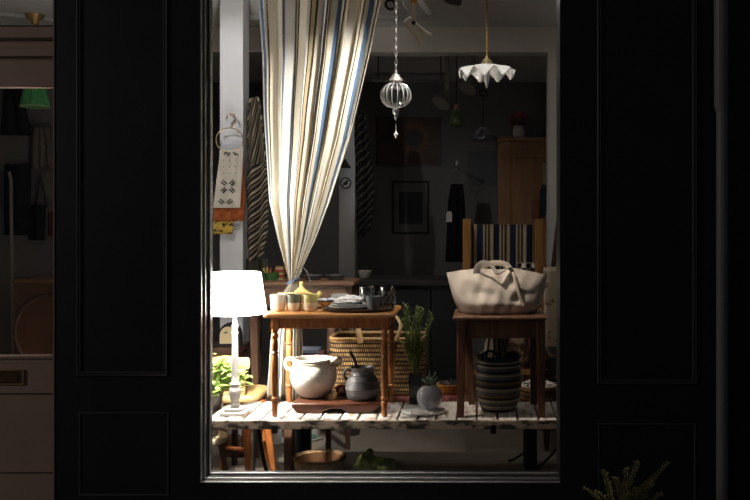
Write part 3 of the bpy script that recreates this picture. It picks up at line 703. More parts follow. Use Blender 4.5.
# yellow bowl with chain
yb = thing('wooden_bowl', 'amber wooden bowl heaped with dark beads on the red cushion', 'bowl', (X(449.5,5.28), 5.28, LZ+0.047))
yk = X(449.5,5.28)
obj('bowl_body', B().lathe([(0.001,0),(0.035,0),(0.05,0.008),(0.066,0.032),(0.075,0.056),(0.072,0.058),(0.06,0.034),(0.04,0.014),(0.001,0.01)], n=36), mat('amber_wood', (0.56,0.27,0.06), 0.35, col2=(0.44,0.20,0.04), scale=10), yb, world=False)
bd = B()
for i in range(40):
    a = i*2.4; rr = 0.055*math.sqrt(i/40); bd.ellip((yk+rr*math.cos(a), 5.28+rr*math.sin(a), LZ+0.047+0.060-rr*0.3+R.uniform(0,0.014)), (0.009,0.009,0.009), nu=8, nv=6)
bd.tube([(yk-0.01,5.25,LZ+0.11),(yk+0.0,5.25,LZ+0.135),(yk+0.02,5.25,LZ+0.128),(yk+0.022,5.25,LZ+0.108)], 0.004, 6)
tag(obj('bead_necklace', bd, mat('dark_beads', (0.03,0.02,0.02), 0.3)), 'string of dark beads coiled inside the amber bowl', 'necklace')

# ------------------------------------------------------------------ brown stool-table with bag
sx0, sx1 = -0.135, 0.333; SZ = Z(316,4.66)
stl = thing('square_stool', 'tall square brown wooden stool with plain legs, holding the white tote bag', 'stool', (0.1, 4.83, BZ))
obj('stool_top', slab(sx0, sx1, 4.63, 5.03, SZ-0.018, SZ, 0.012), walnut, stl)
lgw = 0.043; slx = (-0.093, 0.303)
ab = B(); a0, a1 = Z(337.5,4.7), SZ-0.018
ab.box(slx[0], slx[1], 4.675, 4.69, a0, a1).box(slx[0]+0.03, slx[1]-0.03, 4.965, 4.98, a0, a1).box(slx[0]-0.008, slx[0]+0.008, 4.69, 4.97, a0, a1).box(slx[1]-0.008, slx[1]+0.008, 4.69, 4.97, a0, a1)
obj('apron', ab, walnut, stl, bevel=0.002)
for (xt, yt, xb, yb_) in ((slx[0],4.685,slx[0]-0.004,4.67),(slx[1],4.685,slx[1]+0.002,4.67),(slx[0]+0.02,4.965,slx[0]+0.05,4.985),(slx[1]-0.02,4.965,slx[1]-0.018,4.985)):
    obj('leg', B().bar((xb,yb_,BZ),(xt,yt,SZ-0.018), lgw*0.82, lgw*0.82, up=(0,1,0), w1=lgw, h1=lgw), walnut, stl, bevel=0.003)
# bag
bgd = 4.83
bag = thing('tote_bag', 'slouchy off-white leather tote bag with short handles on the brown stool', 'bag', (0.09, bgd, SZ))
def bagpt(u, v, side):
    """u -1..1 across, v 0..1 up."""
    lt = lerp([(0,466),(0.05,462),(0.14,458.5),(0.3,455),(0.5,452),(0.8,448.5),(1,446.5)], v); rt = lerp([(0,530),(0.05,534.5),(0.14,538),(0.3,541),(0.5,543.5),(0.8,546),(1,547)], v)
    px = lt+(rt-lt)*(u+1)/2
    ztop = lerp([(-1,272.5),(-0.7,270),(-0.35,268),(0.0,269.5),(0.35,268),(0.7,271.5),(1,275)], u)
    py = 316-(316-ztop)*v
    dep = lerp([(0,0.085),(0.06,0.105),(0.3,0.135),(0.6,0.105),(0.85,0.05),(1,0.014)], v)
    f = max(0, 1-abs(u)**2.6)**0.6
    y = bgd - side*dep*f
    dn = -0.020*math.exp(-((u+0.35-0.5*(v-0.55))/0.30)**2-((v-0.55+0.25*(u+0.4))/0.13)**2) - 0.020*math.exp(-((u-0.50)/0.34)**2-((v-0.45-0.45*(u-0.5))/0.11)**2) \
         + 0.016*math.exp(-((u+0.35)/0.25)**2-((v-0.22)/0.15)**2) - 0.015*math.exp(-((u-0.12)/0.07)**2-((v-0.7)/0.3)**2) \
         + 0.012*math.exp(-((u+0.6)/0.13)**2-((v-0.8)/0.12)**2) + 0.004*math.sin(9*u+6*v) + 0.003*math.sin(21*u-11*v)
    y -= side*dn*f
    return (X(px, bgd), y, Z(py, bgd)+ (0.0 if v > 0 else 0) + 0.0)
b = B(); n = 40; rs = []
for j in range(25):
    v = j/24; ring = [bagpt(-1+2*i/n, v, 1) for i in range(n+1)] + [bagpt(1-2*i/n, v, -1) for i in range(1, n)]
    rs.append([(x_, y_, max(z_, SZ+0.0005)) for x_, y_, z_ in ring])
b.rings(rs, cap=False); b.face([b.bm.verts[i] for i in range(0)]) if False else None
b.bm.verts.ensure_lookup_table(); b.face([b.bm.verts[i] for i in range(2*n)])
obj('bag_body', b, canvas, bag, angle=80)
def strap(pts, wd, th, m, name, par):
    pts = [Vector(p) for p in pts]; b = B(); rs = []
    fine = []
    for i in range(len(pts)-1):
        p_1 = pts[max(i-1,0)]; p0 = pts[i]; p1 = pts[i+1]; p2 = pts[min(i+2,len(pts)-1)]
        for q in range(6):
            t = q/6; fine.append(0.5*((2*p0)+(p1-p_1)*t+(2*p_1-5*p0+4*p1-p2)*t*t+(3*p0-p_1-3*p1+p2)*t**3))
    fine.append(pts[-1]); 
    return obj(name, B().tube(fine, wd/2, 10, flat=th/wd, up=(0,1,0)), m, par)
zt = Z(268,bgd)
strap([(X(476,4.80),4.795,Z(275,4.8)),(X(478,4.79),4.785,Z(267,4.8)),(X(484,4.77),4.765,Z(262.5,4.8)),(X(492,4.75),4.745,Z(265.5,4.8)),(X(497,4.75),4.74,Z(273,4.8)),(X(503,4.76),4.755,Z(271,4.8)),(X(509,4.78),4.775,Z(267.5,4.8)),(X(513,4.79),4.785,Z(274,4.8))], 0.034, 0.008, canvas, 'handle', bag)
strap([(X(480,4.87),4.865,Z(274,4.86)),(X(484,4.87),4.87,Z(266,4.86)),(X(494,4.88),4.885,Z(263.5,4.86)),(X(506,4.88),4.885,Z(265,4.86)),(X(513,4.87),4.87,Z(274,4.86))], 0.03, 0.008, canvas, 'handle', bag)
strap([(X(512,4.78),4.775,Z(270,4.78)),(X(515,4.73),4.735,Z(279,4.74)),(X(518,4.705),4.708,Z(291,4.7)),(X(522,4.695),4.695,Z(303,4.7)),(X(524,4.69),4.69,Z(305,4.69))], 0.014, 0.004, mat('tan_strap', (0.52,0.44,0.35), 0.5), 'strap', bag)

# deck chair behind
dk = thing('deck_chair', 'wooden deck chair with striped navy and cream sling behind the tote bag', 'chair', (0.13, 5.6, LZ))
post_m = mat('honey_post', (0.46,0.235,0.07), 0.4, col2=(0.36,0.17,0.05), scale=9, stretch=(6,6,0.7))
for px in (467, 539.2):
    obj('post', B().bar((X(px,5.56),5.54,LZ),(X(px,5.6),5.6,Z(219,5.6)), 0.048, 0.03, up=(0,1,0)), post_m, dk, bevel=0.004)
gx0, gx1 = X(470.8,5.58), X(534.5,5.58)
sg = [[(gx0+(gx1-gx0)*i/30, 5.59+0.03*math.sin(PI*j/12)+0.003*math.sin(i*1.1), Z(224.5,5.58)-(Z(224.5,5.58)-Z(300,5.58))*j/12) for i in range(31)] for j in range(13)]
nv = (0.022,0.036,0.075); cr_ = (0.62,0.52,0.36); ol = (0.10,0.075,0.035)
obj('sling', B().sheet(sg), stripes('deck_stripes', [(3,cr_),(10,nv),(3,cr_),(3,ol),(2,cr_),(4,ol),(2,cr_)], 3.85, 'u', offset=0.75, noise=0.006), dk, solid=0.004)
obj('top_rail', B().bar((X(468,5.6),5.61,Z(226,5.6)),(X(538,5.6),5.61,Z(226,5.6)), 0.02, 0.02), post_m, dk)
obj('cross_rail', B().bar((X(468,5.55),5.55,LZ+0.12),(X(538,5.55),5.55,LZ+0.12), 0.02, 0.03), post_m, dk)
ck, nt, bb = _nt('checked_cloth'); bb.inputs['Roughness'].default_value = 0.9
tcn = nt.nodes.new('ShaderNodeTexCoord'); chk = nt.nodes.new('ShaderNodeTexChecker'); chk.inputs['Scale'].default_value = 42
chk.inputs['Color1'].default_value = (0.42,0.38,0.33,1); chk.inputs['Color2'].default_value = (0.015,0.015,0.017,1)
nt.links.new(tcn.outputs['Object'], chk.inputs['Vector']); nt.links.new(chk.outputs['Color'], bb.inputs['Base Color'])
hang('checked_scarf', 'black and white checked scarf peeping out of the tote bag top', 'scarf', ck, [(262,518),(275,516)], [(262,534),(275,536)], 4.85, 0.005, 1.5, 262.5, 274, 0.004)

# striped basket under stool
sbd, sbx = 4.85, 498.5
sb_ = thing('striped_basket', 'round navy coiled basket with cream stripes, standing under the brown stool', 'basket', (X(sbx,sbd), sbd, BZ))
prf = [(407,37/2),(403,39/2),(394,43/2),(380,45.5/2),(368,44.5/2),(357,41/2)]
cx = X(sbx,sbd); rs = []
zb, zt2 = BZ, Z(357,sbd)
for j in range(27):
    t = j/26; r_ = lerp([(0,0.080),(0.08,0.093),(0.3,0.109),(0.52,0.116),(0.75,0.112),(1,0.101)], t) + 0.0022*math.cos(j*PI)
    rs.append([(cx+r_*math.cos(2*PI*i/48), sbd+r_*math.sin(2*PI*i/48), zb+(zt2-zb)*t) for i in range(48)])
m, nt, bb = _nt('navy_cream_weave'); bb.inputs['Roughness'].default_value = 0.85
tcn = nt.nodes.new('ShaderNodeTexCoord'); mp = nt.nodes.new('ShaderNodeMapping'); mp.inputs['Scale'].default_value = (62,24,1); nt.links.new(tcn.outputs['UV'], mp.inputs[0])
br = nt.nodes.new('ShaderNodeTexBrick'); br.inputs['Scale'].default_value = 1; br.inputs['Brick Width'].default_value = 1; br.inputs['Row Height'].default_value = 1; br.inputs['Mortar Size'].default_value = 0.24
br.inputs['Color1'].default_value = (1,1,1,1); br.inputs['Color2'].default_value = (0.7,0.7,0.7,1); br.inputs['Mortar'].default_value = (0.05,0.05,0.06,1); nt.links.new(mp.outputs[0], br.inputs[0])
spx = nt.nodes.new('ShaderNodeSeparateXYZ'); nt.links.new(tcn.outputs['UV'], spx.inputs[0])
rp_ = nt.nodes.new('ShaderNodeValToRGB'); rp_.color_ramp.interpolation = 'CONSTANT'
dk_ = (0.035,0.038,0.055); cr2 = (0.80,0.68,0.48); br2 = (0.42,0.22,0.10); gr2 = (0.22,0.22,0.23)
seq = [(0,dk_),(0.06,cr2),(0.12,gr2),(0.18,cr2),(0.24,dk_),(0.28,br2),(0.33,gr2),(0.40,cr2),(0.45,dk_),(0.52,br2),(0.57,dk_),(0.63,gr2),(0.68,cr2),(0.72,dk_),(0.78,gr2),(0.83,cr2),(0.86,dk_),(0.91,cr2),(0.94,dk_)]
while len(rp_.color_ramp.elements) < len(seq): rp_.color_ramp.elements.new(0.5)
for e, (p_, c_) in zip(rp_.color_ramp.elements, seq): e.position = p_
for e, (p_, c_) in zip(rp_.color_ramp.elements, seq): e.color = (*c_, 1)
nt.links.new(spx.outputs['Y'], rp_.inputs[0])
mx = nt.nodes.new('ShaderNodeMix'); mx.data_type = 'RGBA'; mx.blend_type = 'MULTIPLY'; mx.inputs[0].default_value = 0.85
nt.links.new(rp_.outputs[0], mx.inputs[6]); nt.links.new(br.outputs[0], mx.inputs[7]); nt.links.new(mx.outputs[2], bb.inputs['Base Color'])
obj('woven_body', B().rings(rs, cap=False), m, sb_, solid=0.006, angle=80)
obj('base', B().lathe([(0.001,0.001),(0.080,0.001),(0.082,0.010),(0.001,0.010)], (cx,sbd,BZ), 40), m, sb_)
navy = mat('navy_cord', (0.012,0.014,0.022), 0.8, col2=(0.02,0.024,0.035), scale=60)
obj('rim', B().tube([(cx+0.102*math.cos(2*PI*i/40), sbd+0.102*math.sin(2*PI*i/40), zt2) for i in range(41)], 0.011, 8), navy, sb_)
def loop(px0, px1, pyt, yy):
    a, c = X(px0,yy), X(px1,yy); return B().tube([(a+(c-a)*(1-math.cos(PI*t))/2, yy, zt2+(Z(pyt,yy)-zt2)*math.sin(PI*t)) for t in [i/12 for i in range(13)]], 0.007, 8)
obj('handle', loop(482,498,351,4.75), navy, sb_); obj('handle', loop(508,517,352,4.89), navy, sb_)
tx = []
for j in range(17):
    t = j/16; row = []
    for i in range(13):
        u = i/12
        px = lerp([(0,473),(0.5,482),(1,487)], t)+(lerp([(0,33),(0.5,26),(1,21)], t))*u
        row.append((X(px,4.88), 4.88+0.03*math.sin(u*7+t*3)-0.02*t, Z(362-26*t+4*abs(u-0.5), 4.88)))
    tx.append(row)
tag(obj('folded_cloth', B().sheet(tx), stripes('ticking', [(5,(0.80,0.66,0.38)),(2,(0.03,0.03,0.03)),(4,(0.88,0.80,0.60)),(3,(0.04,0.035,0.03))], 2.4, 'u', skew=0.25), solid=0.006), 'striped ochre and black cloth stuffed into the navy basket', 'cloth')
# behind the stool: straw hat basket, patterned cushions
sh_ = thing('straw_basket', 'shallow round straw basket behind the brown stool, lined with printed cloth', 'basket', (X(538,5.32), 5.32, LZ))
obj('woven_body', B().lathe([(0.001,0),(0.085,0),(0.10,0.01),(0.112,0.05),(0.115,0.085),(0.112,0.088),(0.106,0.05),(0.09,0.014),(0.001,0.01)], n=40), weave('straw', (0.52,0.36,0.14), (0.42,0.27,0.09), (0.10,0.06,0.02), 70, 12), sh_, world=False)
g = []
for j in range(13):
    row = []
    for i in range(25):
        a = 2*PI*i/24; rr = 0.108*(1-j/13)+0.002; row.append((X(538,5.32)+rr*math.cos(a), 5.32+rr*math.sin(a), LZ+0.088+0.028*math.sin(j/12*PI/2)+0.008*math.sin(3*a+j)*(j/12)*(1-j/13)))
    g.append(row)
tag(obj('printed_cloth', B().sheet(g), mat('black_white_print', (0.46,0.44,0.40), 0.9, col2=(0.02,0.02,0.02), scale=55, lo=0.48, hi=0.52)), 'black and white printed cloth bundled in the straw basket', 'cloth')
kil = mat('brown_kilim', (0.10,0.05,0.03), 0.9, col2=(0.40,0.30,0.20), scale=24, lo=0.5, hi=0.6)
o = tag(obj('cushion', cushion(-0.075,0.075,-0.10,0.10,-0.04,0.04), kil, angle=80), 'upright brown and cream patterned cushion behind the navy basket', 'cushion')
o.rotation_euler = (math.radians(90),0,0); o.location = (X(516,5.62), 5.62, LZ+0.24)
tag(obj('box', B().box(X(525,5.55), X(535,5.55), 5.70, 5.78, LZ, Z(352,5.52)), mat('dusty_red', (0.22,0.07,0.06), 0.7, col2=(0.16,0.10,0.09), scale=20), bevel=0.004), 'upright dusty red box behind the straw basket', 'box')

# floral armchair at the far end
fl = thing('armchair', 'cream floral-patterned upholstered armchair beyond the brown stool', 'armchair', (0.75, 6.35, 0))
flm = mat('floral_print', (0.56,0.46,0.33), 0.9, col2=(0.20,0.10,0.07), scale=17, lo=0.58, hi=0.66, detail=6)
ax0 = X(543,6.0)
obj('backrest', slab(ax0, ax0+0.62, 6.05, 6.2, 0.42, Z(268,6.05), 0.05), flm, fl, bevel=0.02)
obj('seat', slab(ax0+0.02, ax0+0.60, 6.2, 6.75, 0.3, 0.47, 0.05), flm, fl, bevel=0.02)
for xx in (ax0, ax0+0.52): obj('arm', slab(xx, xx+0.10, 6.2, 6.7, 0.3, 0.66, 0.04), flm, fl, bevel=0.02)
obj('base', B().box(ax0+0.01, ax0+0.61, 6.06, 6.74, 0.14, 0.42), mat('dark_fringe', (0.05,0.035,0.028), 0.9), fl, bevel=0.01)
for xx in (ax0+0.03, ax0+0.56):
    for yy in (6.1, 6.68): obj('foot', B().lathe([(0.012,0),(0.02,0.05),(0.024,0.14)], (xx,yy,0), 12, cap=True), dark_wood, fl)
o = tag(obj('cushion', cushion(-0.12,0.16,-0.12,0.12,-0.05,0.05), mat('dark_floral', (0.035,0.028,0.024), 0.9, col2=(0.25,0.17,0.10), scale=22, lo=0.56, hi=0.64), angle=80), 'dark flowery cushion leaning behind the straw basket at window edge', 'cushion')
o.rotation_euler = (math.radians(90),0,0); o.location = (X(553,5.75), 5.76, LZ+0.12)

# ------------------------------------------------------------------ left corner: stool, plant, chair
sd, sxc = 4.97, -1.475
ss = thing('round_stool', 'low round cream-topped stool with brown legs holding the leafy plant', 'stool', (sxc, sd, 0))
obj('stool_seat', B().lathe([(0.001,0.335),(0.13,0.335),(0.142,0.343),(0.145,0.355),(0.14,0.366),(0.001,0.37)], (sxc,sd,0), 40), mat('cream_seat', (0.72,0.62,0.42), 0.5), ss)
for i in range(4):
    a = PI/4+PI/2*i-0.35
    obj('leg', B().bar((sxc+0.15*math.cos(a), sd+0.15*math.sin(a), 0), (sxc+0.10*math.cos(a), sd+0.10*math.sin(a), 0.336), 0.045, 0.03, up=(math.cos(a),math.sin(a),0)), brown_leg, ss, bevel=0.003)
pp = thing('potted_basil', 'bushy bright green leafy plant in grey zinc pot next to lamp', 'plant', (sxc, sd, 0.37))
ptop = Z(392,4.95)
obj('pot', B().lathe([(0.001,0.37),(0.085,0.37),(0.115,ptop-0.01),(0.121,ptop),(0.113,ptop),(0.108,ptop-0.02),(0.001,ptop-0.02)], (sxc,sd,0), 40), mat('zinc', (0.30,0.29,0.28), 0.5, 0.5, col2=(0.18,0.17,0.16), scale=10), pp)
fo = B(); stb = B()
for i in range(90):
    a = R.uniform(0,2*PI); rr = 0.15*math.sqrt(R.random()); p0 = Vector((sxc+rr*0.5*math.cos(a), sd+rr*0.5*math.sin(a), ptop-0.02))
    p1 = Vector((sxc+0.065+rr*1.2*math.cos(a), sd+rr*math.sin(a)*0.9, ptop+R.uniform(0.05,0.20)*(1.15-rr*2.5)))
    stb.tube([p0,(p0+p1)/2+Vector((0,0,0.015)),p1], 0.0018, 5)
    for q in range(5):
        aa = R.uniform(0,2*PI); fo.leaf(p1-Vector((0,0,0.012*q)), (math.cos(aa),math.sin(aa),R.uniform(-0.1,0.5)), (0,0,1), R.uniform(0.035,0.055), R.uniform(0.022,0.034), 0.35)
obj('stems', stb, mat('light_stem', (0.25,0.35,0.08), 0.6), pp); obj('foliage', fo, leafmat('basil_leaf', (0.13,0.26,0.04), (0.36,0.50,0.12)), pp)

ch = thing('wooden_chair', 'low wooden chair with pale back rail and orange-brown legs behind the lamp', 'chair', (-1.36, 5.45, 0))
obj('top_rail', slab(X(206,5.28), X(250,5.28), 5.27, 5.295, Z(369,5.28), Z(357.5,5.28), 0.01), pale_wood, ch)
for px in (243.5, 209): obj('post', B().bar((X(px,5.3)-0.01,5.31,0.44),(X(px,5.3),5.283,Z(366,5.28)), 0.034, 0.026, up=(0,1,0)), pale_wood, ch, bevel=0.003)
obj('seat', slab(X(207,5.4), X(262.5,5.4), 5.28, 5.64, 0.475, 0.515, 0.07), pale_wood, ch)
for (a, y0, c, y1) in ((244.5,5.33,249,5.30),(263,5.36,275,5.33),(228,5.60,222,5.66),(262,5.6,266,5.66)):
    obj('leg', B().tube([(X(c,y1),y1,0),(X((a+c)/2,y1),(y0+y1)/2,0.24),(X(a,y0),y0,0.478)], [0.014,0.021,0.019], 12), orange_wood, ch)
obj('stretcher', B().tube([(X(247,5.32),5.32,Z(450,5.32)),(X(225,5.63),5.63,Z(447.5,5.63))], 0.012, 10), orange_wood, ch)
obj('stretcher', B().tube([(X(264,5.33),5.33,0.26),(X(265,5.63),5.63,0.26)], 0.012, 10), orange_wood, ch)
lbg = thing('leather_bag', 'slumped dark brown leather bag on the floor below the wooden chair', 'bag', (X(234,5.95), 5.95, 0))
obj('bag_body', B().ellip((X(234,5.95),5.95,0.075),(0.075,0.05,0.075)).ellip((X(228,5.95),5.95,0.05),(0.05,0.05,0.05)).ellip((X(241,5.95),5.95,0.05),(0.045,0.05,0.05)), mat('brown_leather', (0.10,0.045,0.025), 0.45), lbg, remesh=0.012)
obj('flap', B().box(X(228,5.9), X(241,5.9), 5.885, 5.9, 0.07, 0.135), mat('brown_leather_flap', (0.13,0.06,0.035), 0.45), lbg, bevel=0.006)

# cabinet table by pillar with rounded ornament
cd = 5.85; czt = Z(345.5,cd)
cb = thing('console_table', 'dark brown console table standing in front of the white pillar', 'table', (X(222,cd), cd, 0))
obj('tabletop', B().box(X(190,cd), X(243,cd), cd-0.12, cd+0.18, czt-0.035, czt), dark_wood, cb, bevel=0.003)
obj('apron', B().box(X(194,cd), X(240,cd), cd-0.10, cd+0.16, czt-0.11, czt-0.035), walnut, cb)
for px in (195, 238.5):
    for yy in (cd-0.10, cd+0.14): obj('leg', B().box(X(px,cd)-0.015, X(px,cd)+0.015, yy, yy+0.03, 0, czt-0.05), dark_wood, cb)
on = thing('ornament', 'rounded black ornament with cream spotted face on the console table', 'ornament', (X(232,cd), cd, czt))
ox = X(231,cd)
def arch(hw, ht, cx_, z0_): return [(cx_-hw,z0_)]+[(cx_-hw*math.cos(PI*i/14), z0_+ht*0.45+ht*0.55*math.sin(PI*i/14)) for i in range(15)]+[(cx_+hw,z0_)]
obj('case', B().prism(arch(0.068,0.145,ox,czt), cd-0.04, cd+0.02), ink, on, bevel=0.006)
obj('face', B().prism(arch(0.050,0.105,ox-0.008,czt+0.018), cd-0.046, cd-0.04), mat('cream_spots', (0.68,0.58,0.34), 0.6, col2=(0.02,0.02,0.02), scale=22, lo=0.60, hi=0.66), on)

# hanger with cloths on pillar
hd = 6.12
hg = thing('ring_hanger', 'round metal ring hanger hooked on the front of the white pillar', 'hanger', (X(230,hd), hd, Z(152,hd)))
hm = mat('antique_brass', (0.40,0.30,0.18), 0.4, 0.8)
rgp = [(X(229.5,hd)+0.089*math.cos(t), hd, Z(140,hd)+0.079*math.sin(t)) for t in [2*PI*i/36 for i in range(37)]]
obj('ring', B().tube(rgp, 0.0045, 8), hm, hg)
obj('hook', B().tube([(X(231,hd),hd,Z(128,hd)),(X(233.5,hd),hd,Z(124,hd)),(X(235.5,hd),hd,Z(119,hd)),(X(234,hd),hd,Z(114.5,hd)),(X(230,hd),hd,Z(113.5,hd)),(X(227,hd),hd,Z(116.5,hd)),(X(226.5,hd),hd,Z(119.5,hd))], 0.006, 8), hm, hg)
obj('nail', B().tube([(X(230.5,hd),hd-0.01,Z(115.5,hd)),(X(230.5,hd),6.2,Z(115.5,hd))], 0.004, 8), steel, hg)
mc = mat('mud_cloth', (0.52,0.48,0.42), 0.9, col2=(0.46,0.42,0.36), scale=12, spec=0.1)
dmk = 6.103
def marks(mk):
    def mark(px, py, dx, dy, w_=0.007): mk.bar((X(px,dmk),dmk,Z(py,dmk)),(X(px+dx,dmk),dmk,Z(py+dy,dmk)), w_, 0.0008, up=(0,1,0))
    for (ox_, oy_) in ((228,186.5),(225.5,205.5)):
        for sx_ in (-1,1):
            for sy_ in ((-1,1) if oy_ < 200 else (-1,)):
                mark(ox_+sx_*1.0, oy_+sy_*2.6, sx_*4.2, sy_*3.8); mark(ox_+sx_*3.0, oy_+sy_*1.2, sx_*4.2, sy_*3.4)
    mark(230,152.5,-2.5,3); mark(233,152,2.5,3.4); mark(227,152,-3.2,2.2); mark(235,153,3.4,2)
    for a_ in range(3):
        for c_ in range(3): mark(223+a_*6, 160+c_*6.5, 1.0, 0.3, 0.004)
hang('draped_cloth', 'cream cloth with black cross marks folded over the ring hanger', 'cloth', [mc, ink], [(148,220),(160,219),(208,213)], [(148,243),(160,243),(209,240)], 6.115, 0.004, 1.5, 150, 208, 0.0015, extra=marks)
hang('fringed_cloth', 'rust-red patterned cloth hanging below the cream cloth', 'cloth', terracotta, [(150,224),(195,215),(222,213)], [(150,243),(195,245),(222,244)], 6.14, 0.006, 2.5, 151, 221)
hang('mustard_cloth', 'mustard yellow cloth with black print, lowest on the ring hanger', 'cloth', mat('mustard_print', (0.46,0.30,0.05), 0.9, col2=(0.03,0.02,0.01), scale=30, stretch=(1,1,1.5), lo=0.55, hi=0.6), [(152,226),(212,214),(235,213)], [(152,240),(212,236),(235,232)], 6.155, 0.005, 2, 152, 234)
# small notice on the pillar
sgn = thing('notice', 'small white card with grey letters en stuck on the pillar', 'sign', (X(236,6.2), 6.195, Z(232,6.2)))
obj('card', B().box(X(231,6.2), X(240,6.2), 6.196, 6.2, Z(232.5,6.2), Z(223,6.2)), white_wall, sgn)
fc = bpy.data.curves.new('letters', 'FONT'); fc.body = 'en'; fc.size = 0.055; fc.extrude = 0.0008; fc.align_x = 'CENTER'
tmpo = bpy.data.objects.new('tmp', fc); C.collection.objects.link(tmpo); bpy.context.view_layer.update(); tme = bpy.data.meshes.new_from_object(tmpo.evaluated_get(bpy.context.evaluated_depsgraph_get())); bpy.data.objects.remove(tmpo)
to = bpy.data.objects.new('lettering', tme); C.collection.objects.link(to); to.parent = sgn; to.rotation_euler = (PI/2,0,0)
to.location = (X(236,6.2)-sgn.location[0], -0.001, Z(227.5,6.2)-sgn.location[2]); tme.materials.append(mat('grey_ink', (0.18,0.18,0.19), 0.7))
obj('small_print', B().box(X(233,6.2), X(239,6.2), 6.1945, 6.196, Z(229.6,6.2), Z(229,6.2)), bpy.data.materials['grey_ink'], sgn)
# scarves
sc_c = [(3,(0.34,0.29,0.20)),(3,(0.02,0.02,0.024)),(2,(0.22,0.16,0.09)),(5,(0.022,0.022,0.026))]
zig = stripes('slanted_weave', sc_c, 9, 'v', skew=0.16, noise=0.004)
zigf = stripes('dim_weave', [(3,(0.13,0.11,0.08)),(8,(0.014,0.014,0.016))], 9, 'v', skew=0.16)  # scarf stripes darkened, putting the dimness of the rear into the colour
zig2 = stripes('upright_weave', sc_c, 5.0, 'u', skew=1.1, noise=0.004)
def scarf(name, label, px0, d, y0, y1, wdt, mm, mm2):
    t = thing(name, label, 'scarf', (X(px0,d), d, Z(y1,d)))
    def piece(f0, f1, dy, wm, offx):
        g = []
        for j in range(40):
            f = f0+(f1-f0)*j/39; py = y0+(y1-y0)*f
            wl = lerp([(0,0.35),(0.06,0.62),(0.25,0.85),(0.55,1.05),(0.85,1.0),(1,0.62)], f)*wdt*wm
            sh2 = lerp([(0,-3),(0.15,-3),(0.4,0),(0.7,1.5),(1,-1)], f)+offx
            g.append([(X(px0+sh2+wl*(i/24-0.5),d), d+dy+0.022*math.sin(i/24*PI*3+f*3)+0.015*math.sin(f*9), Z(py + 6*(0.5-i/24)*(1 if f > 0.45 else 0.2),d)) for i in range(25)])
        return B().sheet(g)
    obj('lower_drape', piece(0.42,1,-0.03,1.0,1), mm, t, solid=0.012, angle=80)
    obj('upper_drape', piece(0,0.62,0.03,1.0,-1), mm2, t, solid=0.012, angle=80)
    obj('peg', B().tube([(X(px0-4,d),d+0.03,Z(y0+3,d)),(X(px0-4,d),d+0.1,Z(y0-1,d))], 0.008, 8), steel, t)
    return t
scarf('striped_scarf', 'black and cream zigzag striped scarf hanging between pillar and curtain', 257, 6.22, 97, 258, 21, zig, zig2)
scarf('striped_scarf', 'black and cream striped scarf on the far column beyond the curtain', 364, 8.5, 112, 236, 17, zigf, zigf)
hang('jacket', 'dark olive jacket hanging beneath the zigzag scarf', 'jacket', mat('dark_olive', (0.045,0.045,0.032), 0.9), [(259,245),(305,244.5)], [(259,267),(305,270)], 6.28, 0.02, 2, 259, 310, 0.02)
# round prohibition sign and triangle on far column
ps = thing('round_sign', 'small round white sign with black ring and slash on the far column', 'sign', (X(345.5,8.6), 8.58, Z(189,8.6)))
scx, scz = X(345.5,8.59), Z(183,8.59)
obj('disc', B().tube([(scx,8.598,scz),(scx,8.588,scz)], 0.05, 28), white_wall, ps)
obj('ring', B().tube([(scx+0.047*math.cos(t),8.586,scz+0.047*math.sin(t)) for t in [2*PI*i/30 for i in range(31)]], 0.006, 6), ink, ps)
obj('slash', B().bar((scx-0.033,8.585,scz-0.033),(scx+0.033,8.585,scz+0.033),0.011,0.004,up=(0,1,0)), ink, ps)
obj('symbol', B().ellip((scx,8.585,scz-0.006),(0.02,0.003,0.013)).ellip((scx+0.012,8.585,scz+0.012),(0.012,0.003,0.01)), ink, ps)
tag(obj('pennant', B().prism([(X(339.5,8.58),Z(168,8.58)),(X(351,8.58),Z(168,8.58)),(X(345,8.58),Z(158.5,8.58))], 8.575, 8.6), ink), 'black triangular sign above the round sign on the far column', 'sign')

# ------------------------------------------------------------------ chest behind curtain, counter
kd = 6.0; kz = Z(281.5,5.9)
chs = thing('chest', 'brown wooden sideboard with long drawer standing behind the curtain', 'sideboard', (-1.1, kd, 0))
chw = mat('sideboard_wood', (0.20,0.10,0.05), 0.5, col2=(0.14,0.065,0.03), scale=6, stretch=(0.8,6,6))
kx0, kx1 = X(250,5.92), X(355,5.92)
obj('top', B().box(kx0, kx1, 5.88, 6.2, kz-0.025, kz), chw, chs, bevel=0.004)
obj('carcass', B().box(kx0+0.02, kx1-0.02, 5.92, 6.18, kz-0.17, kz-0.025), chw, chs)
dw = obj('drawer', B().box(kx0+0.06, kx1-0.05, 5.905, 5.92, kz-0.155, kz-0.04), chw, chs, bevel=0.003)
obj('knob', B().ellip((X(320,5.9),5.895,kz-0.09),(0.012,0.012,0.012)), brass, dw)
for (a, c, yy) in ((254,257,5.95),(332,328,5.95),(258,256,6.14),(345,348,6.14)):
    obj('leg', B().bar((X(c,yy),yy,0),(X(a,yy),yy,kz-0.16),0.028,0.028,up=(0,1,0),w1=0.05,h1=0.045), brown_leg, chs)
